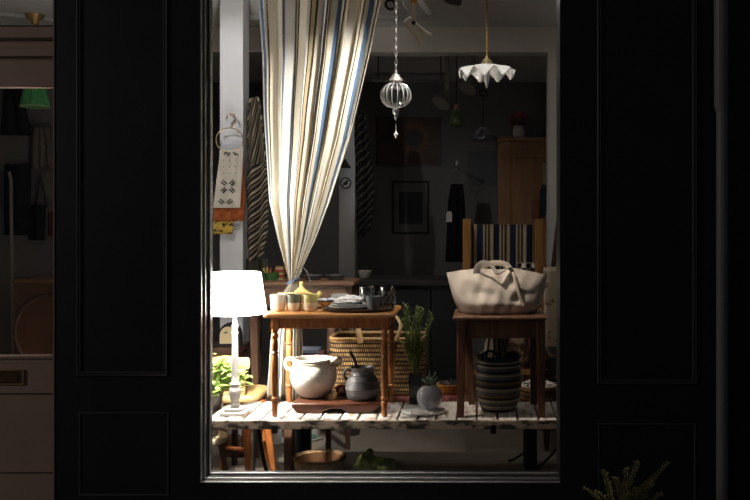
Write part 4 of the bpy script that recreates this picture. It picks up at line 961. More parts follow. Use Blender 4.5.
# things on chest
gpt = thing('pencil_pot', 'green pot holding yellow and red sticks next to the lampshade', 'pot', (X(271,6.02), 6.02, kz))
obj('pot_body', B().lathe([(0.001,0),(0.04,0),(0.052,0.05),(0.048,0.05),(0.038,0.008),(0.001,0.006)], n=28), mat('green_glaze', (0.03,0.09,0.025), 0.3), gpt, world=False)
gx = X(271,6.02)
for i, (m, dx, hh) in enumerate(((mat('yellow_stick', (0.40,0.25,0.03), 0.5), -0.05, 0.075),(bpy.data.materials['yellow_stick'], -0.025, 0.085),(mat('red_stick', (0.28,0.04,0.02), 0.5), 0.0, 0.08))):
    tag(obj('pencil', B().tube([(gx-0.01+dx*0.3,6.02,kz+0.01),(gx+dx,6.02,kz+hh)], 0.006, 8), m), ['yellow stick in the green pot, tilted farthest toward the lampshade','yellow stick in the green pot, between the other two','red stick standing upright in the green pot'][i], 'stick', 'sticks in the green pot')
tag(obj('tin', B().box(X(276,6.08), X(284,6.08), 6.05, 6.11, kz, kz+0.085), stripes('tin_stripes', [(3,(0.25,0.035,0.02)),(2,(0.32,0.27,0.18)),(2,(0.22,0.11,0.03))], 30, 'z', source='obj'), bevel=0.003), 'red and cream striped tin behind the green pot', 'tin')
ctr = thing('counter', 'long black painted counter in the dim rear of the shop', 'counter', (X(415,7.0), 7.1, 0))
cnm = mat('counter_black', (0.010,0.011,0.013), 0.7)
czz = Z(279.5,6.85)
obj('worktop', B().box(X(352,6.85), X(470,6.85), 6.78, 7.3, czz-0.04, czz), mat('counter_top', (0.018,0.017,0.016), 0.6), ctr, bevel=0.003)
obj('carcass', B().box(X(354,6.85), X(468,6.85), 6.84, 7.28, 0.0, czz-0.04), cnm, ctr)
for k_ in range(3):
    x0 = X(354,6.84)+0.02+k_*0.275
    dd = obj('door', B().box(x0, x0+0.262, 6.825, 6.84, 0.08, czz-0.06), cnm, ctr, bevel=0.004); obj('handle', B().ellip((x0+0.235,6.818,0.75),(0.01,0.01,0.02)), dark_metal, dd)
wbw = thing('bowl', 'pale bowl standing alone on the black counter', 'bowl', (X(365,6.95), 6.95, czz))
obj('bowl_body', B().lathe([(0.001,0),(0.03,0),(0.042,0.012),(0.052,0.06),(0.049,0.06),(0.038,0.014),(0.001,0.008)], n=28), mat('dim_cream', (0.42,0.39,0.33), 0.5), wbw, world=False)
# dark dishes on the chest top
for i, (px, lab) in enumerate(((336,'dark low dish on the sideboard, nearer the pale bowl'),(313,'dark low dish on the sideboard beneath the curtain edge'))):
    t = thing('dish', lab, 'dish', (X(px,6.05), 6.05, kz), 'dark dishes on the sideboard')
    obj('dish_body', B().lathe([(0.001,0),(0.045,0),(0.068,0.03),(0.064,0.032),(0.045,0.008),(0.001,0.006)], n=28), mat('dark_dish', (0.05,0.05,0.052), 0.4), t, world=False)

# ------------------------------------------------------------------ hanging lights in the window
ld, lpx = 4.9, 396
lx_ = X(lpx,ld)
gl = thing('glass_lantern', 'ribbed clear glass globe lantern hanging from a long chain', 'lantern', (lx_, ld, Z(138,ld)))
chn = B(); z_ = Z(70,ld); i = 0
while z_ < HC:
    big = (i % 9 in (3,4,5)); h_ = 0.030 if not big else 0.026; rr = 0.006
    rgp = [(lx_+(rr*math.cos(t) if i % 2 else 0), ld+(0 if i % 2 else rr*math.cos(t)), z_+h_/2+h_/2*math.sin(t)) for t in [2*PI*q/10 for q in range(11)]]
    chn.tube(rgp, 0.0024 if not big else 0.004, 5); z_ += h_*0.82; i += 1
obj('chain', chn, chain_m, gl)
obj('cap', B().lathe([(0.006,Z(70,ld)),(0.008,Z(74,ld)),(0.020,Z(75,ld)),(0.022,Z(77,ld)),(0.034,Z(79,ld)),(0.036,Z(81,ld)),(0.024,Z(82.5,ld)),(0.020,Z(84.5,ld))], (lx_,ld,0), 28, cap=True), mat('pewter', (0.42,0.39,0.34), 0.35, 0.9), gl)
zc, hh = Z(95.5,ld), 0.064; rs = []
for j in range(25):
    t = -PI/2*0.93+PI*0.93*j/24
    rs.append([(lx_+(0.078*math.cos(t)**0.75)*(1+0.05*math.cos(16*a))*math.cos(a), ld+(0.078*math.cos(t)**0.75)*(1+0.05*math.cos(16*a))*math.sin(a), zc+hh*math.sin(t)) for a in [2*PI*i/128 for i in range(128)]])
obj('globe', B().rings(rs, cap=False), lantern_glass, gl, angle=80)
rib = B()
for q in range(16):
    a = 2*PI*(q+0.5)/16
    rib.tube([(lx_+(0.0775*math.cos(t)**0.75)*math.cos(a), ld+(0.0775*math.cos(t)**0.75)*math.sin(a), zc+hh*math.sin(t)) for t in [-PI/2*0.9+PI*0.9*j/12 for j in range(13)]], 0.0022, 5)
obj('ribs', rib, mat('glass_rib', (0.33,0.33,0.325), 0.15, 0.3, spec=1.0), gl)
fin = mat('glass_finial', (0.25,0.25,0.245), 0.12, 0.4, spec=1.0)
obj('finial', B().lathe([(0.012,Z(106,ld)),(0.009,Z(108,ld)),(0.015,Z(109.5,ld)),(0.019,Z(111.5,ld)),(0.017,Z(113.5,ld)),(0.008,Z(115,ld)),(0.012,Z(116,ld)),(0.008,Z(118,ld)),(0.003,Z(120,ld))], (lx_,ld,0), 20, cap=True), fin, gl)
obj('drop', B().lathe([(0.0016,Z(119.5,ld)),(0.0016,Z(130.5,ld)),(0.004,Z(131.5,ld)),(0.0125,Z(134.5,ld)),(0.001,Z(138.5,ld))], (lx_,ld,0), 8, cap=True), mat('crystal', (0.36,0.34,0.32), 0.2, 0.2), gl, angle=10)
# frilled pendant
fd = 5.0; fx = X(486.8,fd)
fp = thing('pendant_lamp', 'frilled white opal glass pendant lamp on a twisted gold cord', 'lamp', (fx, fd, Z(88,fd)))
cdm = stripes('twisted_cord', [(1,(0.50,0.30,0.07)),(0.8,(0.12,0.06,0.02))], 42, 'z', source='obj')
obj('cord', B().tube([(fx,fd,HC),(fx,fd,Z(57,fd))], 0.0045, 8), cdm, fp)
obj('gallery', B().lathe([(0.006,Z(56.5,fd)),(0.010,Z(58.5,fd)),(0.024,Z(60,fd)),(0.025,Z(61.5,fd)),(0.029,Z(62,fd)),(0.030,Z(64.5,fd)),(0.026,Z(65,fd))], (fx,fd,0), 28, cap=True), mat('pale_brass', (0.62,0.50,0.28), 0.35, 0.9), fp)
rs = []
for j in range(19):
    t = j/18; rr = 0.026+0.122*t**0.9
    row = []
    for i in range(160):
        a = 2*PI*i/160; fr_ = max(0,(t-0.3)/0.7)
        wv = math.sin(9*a+0.9)
        tri = math.asin(max(-1,min(1,wv*0.98)))/1.37
        zz_ = Z(65,fd) - 0.050*t**1.9 + 0.024*max(0,(t-0.42)/0.58)**1.1*(0.6*tri+0.4*wv)
        row.append((fx+rr*(1+0.04*fr_*wv)*math.cos(a), fd+rr*(1+0.04*fr_*wv)*math.sin(a), zz_))
    rs.append(row)
om, ont, ob_ = _nt('opal_glass'); ob_.inputs['Base Color'].default_value = (0.82,0.81,0.78,1); ob_.inputs['Roughness'].default_value = 0.25; ob_.inputs['Coat Weight'].default_value = 0.4
obj('lamp_shade', B().rings(rs, cap=False), om, fp, solid=0.003, angle=80)
obj('bulb', B().lathe([(0.012,Z(66,fd)),(0.016,Z(72,fd)),(0.0165,Z(77,fd)),(0.012,Z(82,fd)),(0.005,Z(87,fd)),(0.001,Z(88,fd))], (fx,fd,0), 20), mat('clear_bulb', (0.55,0.55,0.55), 0.1, 0.1, spec=1.0), fp)
# spotlights
cream_metal = mat('cream_enamel', (0.66,0.60,0.46), 0.4)
def spot(name, label, arm_top, pivot, back, front, r0, r1, loc):
    t = thing(name, label, 'spotlight', loc)
    obj('arm', B().bar(pivot, arm_top, 0.024, 0.012, up=(0,1,0)), cream_metal, t, bevel=0.002)
    obj('mount', B().box(arm_top[0]-0.018, arm_top[0]+0.018, arm_top[1]-0.02, arm_top[1]+0.02, arm_top[2]-0.005, arm_top[2]+0.05), mat('yellow_adapter', (0.62,0.33,0.03), 0.5), t, bevel=0.003)
    obj('ceiling_rod', B().tube([(arm_top[0],arm_top[1],arm_top[2]+0.045),(arm_top[0],arm_top[1],HC)], 0.009, 8), cream_metal, t)
    p0, p1 = Vector(back), Vector(front); d = p1-p0
    pts = [p0, p0+d*0.02, p0+d*0.38, p0+d*0.48, p0+d*0.75, p1, p1-d*0.02, p0+d*0.5]
    obj('shade', B().tube(pts, [r0*0.6, r0, r0*1.0, r0*1.15, r1*0.72, r1, r1*0.93, r0*0.9], 28), cream_metal, t, angle=60)
    obj('knob', B().tube([Vector(pivot)+Vector((0,-0.02,0)), Vector(pivot)+Vector((0,-0.034,0))], 0.012, 16), ink, t)
    return t
sd_ = 5.5
spot('spotlight', 'cream cone spotlight angled downward beside the glass lantern chain', (X(414.5,sd_), sd_-0.03, Z(4,sd_)), (X(414.5,sd_), sd_-0.05, Z(25.5,sd_)), (X(406.5,sd_), sd_-0.01, Z(19.5,sd_)), (X(426,sd_), sd_+0.02, Z(39.5,sd_)), 0.029, 0.053, (X(414,sd_), sd_, Z(44,sd_)))
s2 = thing('spotlight', 'white round-ended spotlight cut off above the curtain edge', 'spotlight', (X(386,5.4), 5.4, Z(11,5.4)))
p0 = Vector((X(384,5.4),5.42,Z(-4,5.4))); p1 = Vector((X(390,5.3),5.34,Z(3.5,5.3)))
obj('shade', B().tube([p0-(p1-p0)*1.0, p0, p1, p1-(p1-p0)*0.05, p1-(p1-p0)*0.2], [0.03,0.05,0.052,0.045,0.03], 28), white_paint, s2, angle=50)
obj('lens_ring', B().tube([p1+(p1-p0).normalized()*0.002+Vector((0.028*math.cos(t),-0.012-0.02*math.sin(t),0.022*math.sin(t))) for t in [2*PI*i/24 for i in range(25)]], 0.007, 8), dark_metal, s2)
obj('arm', B().tube([p0,(p0.x,p0.y,HC)], 0.01, 8), cream_metal, s2)
cb_ = B().tube([(X(398,6.0),6.0,HC),(X(404,5.8),5.8,Z(6,5.8)),(X(409,5.62),5.62,Z(12,5.6)),(X(413,5.56),5.57,Z(20,5.5))], 0.0035, 6)
tag(obj('cable', cb_, ink), 'thin black cable running from ceiling to the cream spotlight', 'cable')
# ceiling fan
fanc = Vector((-0.2,5.3,2.865))
fan = thing('ceiling_fan', 'dark ceiling fan with its blade tips showing at the top', 'fan', (fanc.x, fanc.y, fanc.z-0.05))
fm = mat('fan_dark', (0.06,0.05,0.045), 0.5)
obj('hub', B().lathe([(0.03,-0.05),(0.07,-0.04),(0.08,0.0),(0.06,0.04),(0.02,0.05)], fanc, 28, cap=True), fm, fan)
obj('rod', B().tube([fanc+Vector((0,0,0.04)), (fanc.x,fanc.y,HC)], 0.012, 10), fm, fan)
for q in range(5):
    a = math.radians(87+72*q+ (0)); dv = Vector((math.cos(a), math.sin(a), 0)); pv = Vector((-dv.y, dv.x, 0))
    rs = []
    for j in range(9):
        t = j/8; rr = 0.07+0.60*t; hw = lerp([(0,0.02),(0.2,0.045),(0.85,0.06),(1,0.035)], t)
        c_ = fanc+dv*rr; rs.append([c_-pv*hw+Vector((0,0,-0.008)), c_+pv*hw+Vector((0,0,0.006)), c_+pv*hw+Vector((0,0,0.012)), c_-pv*hw+Vector((0,0,-0.002))])
    obj('blade', B().rings(rs), fm, fan)
f2 = B().bar((X(414,5.9),5.9,Z(-4,5.9)),(X(431,5.9),5.9,Z(15,5.9)),0.035,0.02,up=(0,1,0))
tag(obj('track_bar', f2, mat('dark_track', (0.09,0.08,0.07), 0.5)), 'short dark track bar hanging behind the cream spotlight', 'track')

# ------------------------------------------------------------------ back room
def rail(name, label, x0, x1, y, d):
    t = thing(name, label, 'lighting track', (X(x0,d), d, Z(y,d)))
    obj('track_rail', B().box(X(x0,d), X(x1,d), d-0.02, d+0.02, Z(y+1.2,d), Z(y-1.2,d)), mat('track_grey', (0.12,0.12,0.12), 0.5), t)
    for px in (x0+6, x1-6): obj('hanger_rod', B().tube([(X(px,d),d,Z(y,d)),(X(px,d),d,HC)], 0.006, 6), dark_metal, t)
    return t
rail('lighting_track', 'grey lighting track high at the rear, the upper of two', 372, 447, 74, 8.4)
rail('lighting_track', 'grey lighting track high at the rear, the lower of two', 372, 447, 81, 8.3)
dimm = mat('dim_enamel', (0.20,0.19,0.17), 0.5)
for px, py, lab in ((444,97,'dim grey track spotlight at rear, nearer the glass lantern'),(470,82,'dim grey track spotlight at rear, just behind the frilled pendant')):
    d = 8.2
    t = thing('spotlight', lab, 'spotlight', (X(px,d), d, Z(py+6,d)), 'dim track spotlights')
    obj('shade', B().tube([(X(px+3,d),d,Z(py-6,d)),(X(px+2,d),d,Z(py-2,d)),(X(px-3,d),d-0.05,Z(py+7,d))], [0.035,0.045,0.085], 20), dimm, t)
    obj('arm', B().box(X(px+1,d), X(px+5,d), d-0.01, d+0.01, Z(py-5,d), HC), dimm, t)
# green pendant
gd = 8.5; gx = X(456.5,gd)
gpn = thing('pendant_lamp', 'green glass bell pendant hanging in the dim rear', 'lamp', (gx, gd, Z(126,gd)))
obj('lamp_shade', B().lathe([(0.022,Z(109,gd)),(0.03,Z(111,gd)),(0.05,Z(114,gd)),(0.058,Z(119,gd)),(0.07,Z(126,gd))], (gx,gd,0), 28), mat('green_glass', (0.09,0.14,0.05), 0.3), gpn, solid=0.004)
obj('cap', B().lathe([(0.008,Z(104,gd)),(0.02,Z(107,gd)),(0.024,Z(110,gd))], (gx,gd,0), 20, cap=True), brass, gpn)
obj('cord', B().tube([(gx,gd,Z(105,gd)),(gx,gd,HC)], 0.004, 6), ink, gpn)
gx = X(483,gd)
bpn = thing('pendant_lamp', 'blue and white scalloped pendant on a dark looped cord at rear', 'lamp', (gx, gd, Z(141,gd)))
rs = [[(gx+rr*(1+0.05*math.cos(9*a)*t)*math.cos(a), gd+rr*(1+0.05*math.cos(9*a)*t)*math.sin(a), zz_+0.012*t*math.cos(9*a)) for a in [2*PI*i/72 for i in range(72)]] for rr, zz_, t in ((0.02,Z(127,gd),0),(0.045,Z(130,gd),0),(0.09,Z(135,gd),0.4),(0.128,Z(140,gd),1))]
obj('lamp_shade', B().rings(rs, cap=False), mat('blue_glass', (0.07,0.075,0.12), 0.3, col2=(0.20,0.20,0.22), scale=30), bpn, solid=0.004)
obj('cord', B().tube([(gx,gd,Z(127,gd)),(gx,gd,HC)], 0.004, 6), ink, bpn)
obj('cord_loop', B().tube([(gx+0.03*math.cos(t),gd,Z(93,gd)+0.03*math.sin(t)) for t in [2*PI*i/20 for i in range(21)]], 0.01, 8), ink, bpn)
# framed things on back wall
bd_ = YB-0.02
def picture(name, label, px0, px1, py0, py1, fcol, parts):
    t = thing(name, label, 'picture', (X((px0+px1)/2,bd_), bd_, Z(py1,bd_)))
    obj('frame', B().frame(X(px0,bd_), X(px1,bd_), Z(py1,bd_), Z(py0,bd_), YB, [(0,0),(0,-0.03),(0.02,-0.03),(0.022,-0.015)]), fcol, t, angle=20)
    for nm, a, c, e, f, m, off in parts: obj(nm, B().box(X(a,bd_), X(c,bd_), YB-0.016-off, YB, Z(f,bd_), Z(e,bd_)), m, t)
    return t
t = picture('framed_poster', 'dark rust-coloured framed poster with an orange round bloom on the rear wall', 376, 441, 117, 166, dark_wood,
        [('print', 377,440,118,165, mat('rust_print', (0.10,0.045,0.028), 0.6, col2=(0.05,0.03,0.025), scale=4), 0.0)])
cxx, czz_ = X(414,YB-0.02), Z(138,YB-0.02)
bl = B()
for i in range(18):
    a = 2*PI*i/18; bl.leaf((cxx+0.09*math.cos(a), YB-0.022, czz_+0.09*math.sin(a)), (math.cos(a),0,math.sin(a)), (0,1,0), 0.12, 0.06, 0.05)
obj('bloom', bl, mat('ochre_print', (0.13,0.06,0.018), 0.6), t)
obj('bloom_centre', B().tube([(cxx,YB-0.018,czz_),(cxx,YB-0.026,czz_)], 0.10, 28), mat('dark_print', (0.035,0.025,0.02), 0.6), t)
matgrey = mat('grey_mat', (0.20,0.19,0.18), 0.8)
picture('framed_print', 'black-framed print with grey mount and black rectangle on the rear wall', 392, 429, 181, 234, ink,
        [('mount', 393,428,182,233, matgrey, 0.0), ('print', 399,422.5,192,224, mat('black_print', (0.012,0.012,0.016), 0.6), 0.004)])
tag(obj('pinboard', B().box(X(468,bd_), X(499,bd_), YB-0.02, YB, Z(185,bd_), Z(151,bd_)), mat('blue_grey_board', (0.13,0.135,0.15), 0.8)), 'plain blue-grey board on the rear wall beside the pine cupboard', 'board')
# hanging black garment
gmd = 9.6
gm_ = thing('black_garment', 'long black garment hanging from a ring hanger on the rear wall', 'garment', (X(456,gmd), gmd, Z(262,gmd)))
def cloth_grid(l, r_, d, y0, y1, amp, nf): 
    return [[(X(lerp(l,py)+(lerp(r_,py)-lerp(l,py))*i/20,d), d+amp*math.sin(i/20*PI*2*nf), Z(py,d)) for i in range(21)] for py in [y0+(y1-y0)*j/16 for j in range(17)]]
obj('cloth', B().sheet(cloth_grid([(184,452),(200,449),(262,446)], [(184,462),(200,464),(262,466)], gmd, 184, 262, 0.03, 2)), blackcloth, gm_, solid=0.02)
obj('ring', B().tube([(X(457,gmd)+0.075*math.cos(t), gmd, Z(177.5,gmd)+0.075*math.sin(t)) for t in [2*PI*i/28 for i in range(29)]], 0.005, 6), steel, gm_)
obj('hook_knob', B().ellip((X(457,gmd),gmd,Z(163,gmd)),(0.016,0.016,0.024)), mat('white_knob', (0.8,0.8,0.78), 0.4), gm_)
obj('hook_rod', B().tube([(X(457,gmd),gmd,Z(165,gmd)),(X(457,gmd),YB,Z(166,gmd))], 0.006, 6), steel, gm_)
obj('paper_tag', B().prism([(X(446,9.5),Z(222,9.5)),(X(452,9.5),Z(222,9.5)),(X(452,9.5),Z(213,9.5)),(X(450,9.5),Z(211,9.5)),(X(446.5,9.5),Z(212,9.5))], 9.5, 9.51), mat('tag_paper', (0.85,0.83,0.8), 0.7), gm_)
# cupboard
cpd = 9.2
cp = thing('cupboard', 'tall pine cupboard with cornice in the dim rear of the shop', 'cupboard', (0.45, cpd+0.25, 0))
cpm = mat('old_pine', (0.34,0.165,0.065), 0.5, col2=(0.27,0.125,0.05), scale=4, stretch=(6,6,0.7))
c0, c1_ = X(498,cpd), 0.95
ct = Z(143,cpd)
obj('carcass', B().box(c0, c1_, cpd, cpd+0.5, 0, ct), cpm, cp)
obj('cornice', B().box(c0-0.03, c1_+0.03, cpd-0.03, cpd+0.53, ct+0.02, Z(137.5,cpd)).box(c0-0.015, c1_+0.015, cpd-0.015, cpd+0.515, ct, ct+0.02), cpm, cp, bevel=0.006)
dd = obj('door', B().box(c0+0.05, c1_-0.05, cpd-0.015, cpd, 0.15, ct-0.05).frame(c0+0.10, c1_-0.10, 0.25, ct-0.12, cpd-0.016, [(0,0),(0.0,-0.006),(0.02,-0.006),(0.03,0.0)]), cpm, cp)
obj('knob', B().ellip((c0+0.09,cpd-0.03,1.1),(0.018,0.018,0.018)), brass, dd)
ctz = Z(137.5,cpd)
vs = thing('flower_vase', 'white vase with a round bunch of dark red flowers on the cupboard', 'vase', (X(519,9.3), 9.3, ctz))
vx = X(519,9.3)
obj('vase_body', B().lathe([(0.001,0),(0.05,0),(0.06,0.02),(0.062,0.07),(0.05,0.11),(0.045,0.13),(0.04,0.13),(0.001,0.1)], n=28), mat('dim_white', (0.42,0.41,0.39), 0.4), vs, world=False)
fb = B()
for i in range(60):
    a = i*2.4; zz_ = -0.8+1.8*i/60; rr = math.sqrt(max(0,1-min(1,abs(zz_))**2))*0.075
    fb.ellip((vx+rr*math.cos(a), 9.3+rr*math.sin(a), ctz+0.19+zz_*0.065), (0.022,0.022,0.02), nu=8, nv=6)
obj('flowers', fb, mat('dark_red_petals', (0.16,0.03,0.025), 0.7), vs)
tag(obj('hat', B().lathe([(0.001,0.09),(0.05,0.088),(0.075,0.07),(0.08,0.015),(0.14,0.006),(0.15,0.0),(0.13,0.002),(0.001,0.012)], (X(540,9.35),9.35,ctz), 32), mat('dark_felt', (0.04,0.04,0.045), 0.9)), 'dark brimmed hat lying on the cupboard beside the flower vase', 'hat')
# blue bag, orange pouch by right post
hang('cloth_bag', 'dark blue cloth bag hanging beside the pine cupboard', 'bag', mat('dark_blue_cloth', (0.03,0.045,0.06), 0.9), [(185,544),(192,541),(214,541)], [(185,547),(192,548),(214,549)], 9.14, 0.02, 1.5, 185, 215, 0.03)
tag(obj('hanging_strip', B().box(X(542.5,9.17), X(546,9.17), 9.15, 9.178, Z(190,9.17), Z(163,9.17)), mat('pale_strip', (0.46,0.38,0.27), 0.6)), 'pale wooden strip hanging upright above the dark blue bag', 'strip')
tag(obj('pouch', B().box(X(531.5,9.15), X(540,9.15), 9.12, 9.178, Z(219,9.15), Z(200,9.15)), mat('rust_leather', (0.20,0.06,0.025), 0.6), bevel=0.012), 'small rust-brown pouch hanging on the pine cupboard beside the dark blue bag', 'pouch')
# dark ladder
ldr = thing('step_ladder', 'dark brown wooden ladder leaning near the white post', 'ladder', (X(556,6.9), 6.9, 0))
obj('rail', B().bar((X(537,6.7),6.86,0),(X(562,7.2),7.25,Z(195,7.2)),0.035,0.03,up=(0,1,0)), dark_wood, ldr)
obj('rail', B().bar((X(575,6.7),6.86,0),(X(592,7.2),7.25,Z(195,7.2)),0.035,0.03,up=(0,1,0)), dark_wood, ldr)
for i in range(6):
    t = (i+0.8)/6.6
    xa = X(537,6.7)*(1-t)+X(562,7.2)*t; xb = X(575,6.7)*(1-t)+X(592,7.2)*t; yy = 6.86+0.39*t; zz_ = Z(195,7.2)*t
    obj('rung', B().bar((xa,yy,zz_),(xb,yy,zz_),0.03,0.03), dark_wood, ldr)

# ------------------------------------------------------------------ floor objects
fbk = thing('round_basket', 'round woven tan basket standing on the floor below the bench', 'basket', (X(319.5,5.15), 5.15, 0))
def bring(r_, z_): return [(X(319.5,5.15)+r_*math.cos(2*PI*i/48), 5.15+r_*math.sin(2*PI*i/48), z_) for i in range(48)]
ft = Z(459.5,5.1)
obj('woven_body', B().rings([bring(0.108,0),bring(0.122,ft*0.4),bring(0.140,ft),bring(0.135,ft+0.004),bring(0.131,ft),bring(0.115,ft*0.4),bring(0.103,0.008)], cap=True),
    mat('seagrass', (0.68,0.53,0.33), 0.85, col2=(0.32,0.22,0.12), scale=50, stretch=(1,1,2.2), bump=0.6, bscale=70), fbk, angle=60)
obj('lining', B().rings([bring(0.1295,ft-0.004),bring(0.113,ft*0.4),bring(0.10,0.012)], cap=False).rings([bring(0.10,0.012),bring(0.001,0.0125)],cap=False), mat('brown_lining', (0.20,0.09,0.035), 0.8), fbk)
obj('rim', B().tube(bring(0.139,ft)+[bring(0.139,ft)[0]], 0.008, 8), mat('rim_brown', (0.30,0.18,0.09), 0.8, col2=(0.2,0.11,0.05), scale=60), fbk)
# frog
fgd = 5.3
fg = thing('frog_ornament', 'green glazed ceramic frog crouching on the floor below the bench', 'ornament', (X(377,fgd), fgd, 0))
def fpt(px, py, dy=0): return (X(px,fgd), fgd+dy, Z(py,fgd))
fb = B()
fb.ellip(fpt(377,472), (0.115,0.085,0.085), (0,0.25,0)).ellip(fpt(367,461,-0.01), (0.055,0.06,0.052), (0,0.3,0)).ellip(fpt(360,468,-0.02), (0.045,0.055,0.035))
fb.ellip(fpt(367,453.5,-0.045), (0.024,0.022,0.022)).ellip(fpt(369,453.5,0.045), (0.024,0.022,0.022))
fb.ellip(fpt(389,470,-0.065), (0.065,0.038,0.05), (0,0.5,0)).ellip(fpt(389,470,0.065), (0.065,0.038,0.05), (0,0.5,0)).ellip(fpt(396,467,0), (0.03,0.06,0.035), (0,0.5,0))
fb.ellip((X(364,fgd),fgd-0.07,0.05), (0.026,0.028,0.055)).ellip((X(364,fgd),fgd+0.07,0.05), (0.026,0.028,0.055)).ellip((X(358,fgd),fgd-0.08,0.014), (0.045,0.03,0.014)).ellip((X(384,fgd),fgd-0.09,0.016), (0.06,0.03,0.016)).ellip((X(384,fgd),fgd+0.09,0.016), (0.06,0.03,0.016)).ellip((X(377,fgd),fgd,0.06),(0.10,0.075,0.06))
obj('frog_body', fb, mat('frog_green', (0.20,0.235,0.06), 0.35, col2=(0.10,0.12,0.03), scale=9), fg, remesh=0.008)
ey = B().ellip(fpt(364,453,-0.064), (0.006,0.005,0.006)).ellip(fpt(366,453,0.064), (0.006,0.005,0.006))
obj('eyes', ey, ink, fg)
# planter & pots
ud = 6.4
pln = thing('planter', 'small white and teal patterned planter on a saucer beneath the bench', 'planter', (X(311,ud), ud, 0))
obj('planter_body', B().lathe([(0.001,0.012),(0.05,0.012),(0.062,0.05),(0.07,0.13),(0.064,0.13),(0.055,0.05),(0.001,0.02)], (X(311,ud),ud,0), 28), mat('teal_white', (0.30,0.30,0.27), 0.4, col2=(0.06,0.16,0.14), scale=12, lo=0.55, hi=0.6), pln)
obj('saucer', B().lathe([(0.001,0),(0.06,0),(0.08,0.014),(0.076,0.016),(0.001,0.008)], (X(311,ud),ud,0), 28), mat('pale_saucer', (0.30,0.28,0.24), 0.5), pln)
wp = thing('enamel_pot', 'white enamel pot on a wide base beneath the bench, behind chair leg', 'pot', (X(273,6.3), 6.3, 0))
obj('pot_body', B().lathe([(0.001,0.02),(0.055,0.02),(0.06,0.10),(0.065,0.2),(0.06,0.2),(0.05,0.03),(0.001,0.03)], (X(273,6.3),6.3,0), 28), mat('enamel_grey', (0.50,0.50,0.48), 0.35), wp)
obj('saucer', B().lathe([(0.001,0),(0.09,0),(0.105,0.02),(0.10,0.022),(0.001,0.01)], (X(273,6.3),6.3,0), 28), white_paint, wp)
tag(obj('speaker_box', B().box(X(293,5.6), X(303,5.6), 5.55, 5.7, 0.0, 0.40), blackcloth, bevel=0.004), 'upright black box beneath the bench beside the round basket', 'box')
for px, lab, d in ((331,'dark round flowerpot beneath the bench next to the teal planter',6.7),(352,'dark round flowerpot beneath the bench, farther from the teal planter',6.55)):
    t = thing('flowerpot', lab, 'pot', (X(px,d), d, 0), 'dark flowerpots under the bench')
    obj('pot_body', B().lathe([(0.001,0),(0.05,0),(0.075,0.11),(0.08,0.12),(0.07,0.12),(0.05,0.01),(0.001,0.01)], n=28), mat('dark_pot', (0.045,0.043,0.04), 0.6), t, world=False)

# ------------------------------------------------------------------ behind the side door
dg = 6.9
dpx, dpy = X(35,dg), dg
gsh = thing('pleated_lamp', 'green pleated lampshade hanging on a cord behind the door glass', 'lamp', (dpx, dg, Z(106,dg)))
rs = []
for j in range(7):
    t = j/6; rr = lerp([(0,0.068),(1,0.098)], t); rs.append([(dpx+rr*(1+0.035*(1 if i % 2 else -1))*math.cos(2*PI*i/56), dg+rr*(1+0.035*(1 if i % 2 else -1))*math.sin(2*PI*i/56), Z(86+20*t,dg)) for i in range(56)])
obj('lamp_shade', B().rings(rs, cap=False), mat('green_silk', (0.10,0.42,0.15), 0.7, col2=(0.05,0.24,0.08), scale=14, stretch=(3,3,1)), gsh, angle=15, solid=0.003)
obj('shade_band', B().tube([(dpx+0.1*math.cos(2*PI*i/32), dg+0.1*math.sin(2*PI*i/32), Z(106.5,dg)) for i in range(33)], 0.006, 6), mat('pale_green_trim', (0.32,0.50,0.22), 0.8), gsh)
obj('cord', B().tube([(dpx,dg,Z(86,dg)),(dpx,dg,HC-0.06)], 0.004, 6), ink, gsh)
obj('ceiling_rose', B().lathe([(0.025,HC-0.075),(0.03,HC-0.05),(0.065,HC-0.02),(0.07,HC)], (dpx,dg,0), 28, cap=True), brass, gsh)
cg = 7.25
hang('black_coat', 'black coat hanging high behind the door glass beside the green shade', 'coat', blackcloth, [(92,6),(135,2)], [(92,20),(135,30)], cg, 0.03, 2, 90, 135, 0.05)
dsb = hang('drawstring_bag', 'grey-brown gathered cloth bag hanging below the green lampshade', 'bag', mat('taupe_cloth', (0.10,0.085,0.075), 0.9), [(128,36),(140,33),(168,31)], [(128,48),(140,52),(168,54)], 7.25, 0.03, 3, 128, 168, 0.04)
hang('leather_satchel', 'dark shoulder bag hanging on the wall below the drawstring bag', 'bag', blackcloth, [(205,30),(218,29),(238,30)], [(205,44),(218,45),(238,43)], 7.26, 0.02, 1, 205, 240, 0.05)
stp = B().tube([(X(31,7.2),7.27,Z(207,7.2)),(X(35,7.2),7.29,Z(175,7.2)),(X(43,7.2),7.27,Z(207,7.2))], 0.008, 6)
tag(obj('bag_strap', stp, ink), 'long thin black strap looped on the wall above the shoulder bag', 'strap')
hang('black_backpack', 'bulky black backpack hanging on the wall between coat and cane', 'bag', blackcloth, [(165,9),(172,7),(235,8)], [(165,26),(172,28),(235,26)], 7.22, 0.05, 1, 165, 235, 0.08)
tag(obj('walking_cane', B().tube([(X(13.5,6.95),6.95,0.0),(X(11,7.0),7.0,Z(180,7.0)),(X(9,7.0),7.0,Z(172,7.0))], 0.012, 8), mat('pale_cane', (0.22,0.19,0.16), 0.5)), 'pale cane leaning upright in front of the black backpack', 'cane')
hang('red_bag', 'dark red bag hanging at the edge of the door glass', 'bag', mat('deep_red', (0.12,0.02,0.02), 0.8), [(212,49),(232,49)], [(212,58),(232,58)], 7.275, 0.01, 1, 212, 236, 0.04)
pnl = thing('wooden_chest', 'brown wooden chest with large round front panel behind the door glass', 'chest', (X(40,6.2), 6.3, 0))
obj('chest_body', B().box(X(14,6.2), X(62,6.2), 6.2, 6.7, 0, Z(281,6.2)), mat('chest_brown', (0.085,0.042,0.022), 0.5, col2=(0.06,0.028,0.015), scale=4), pnl, bevel=0.006)
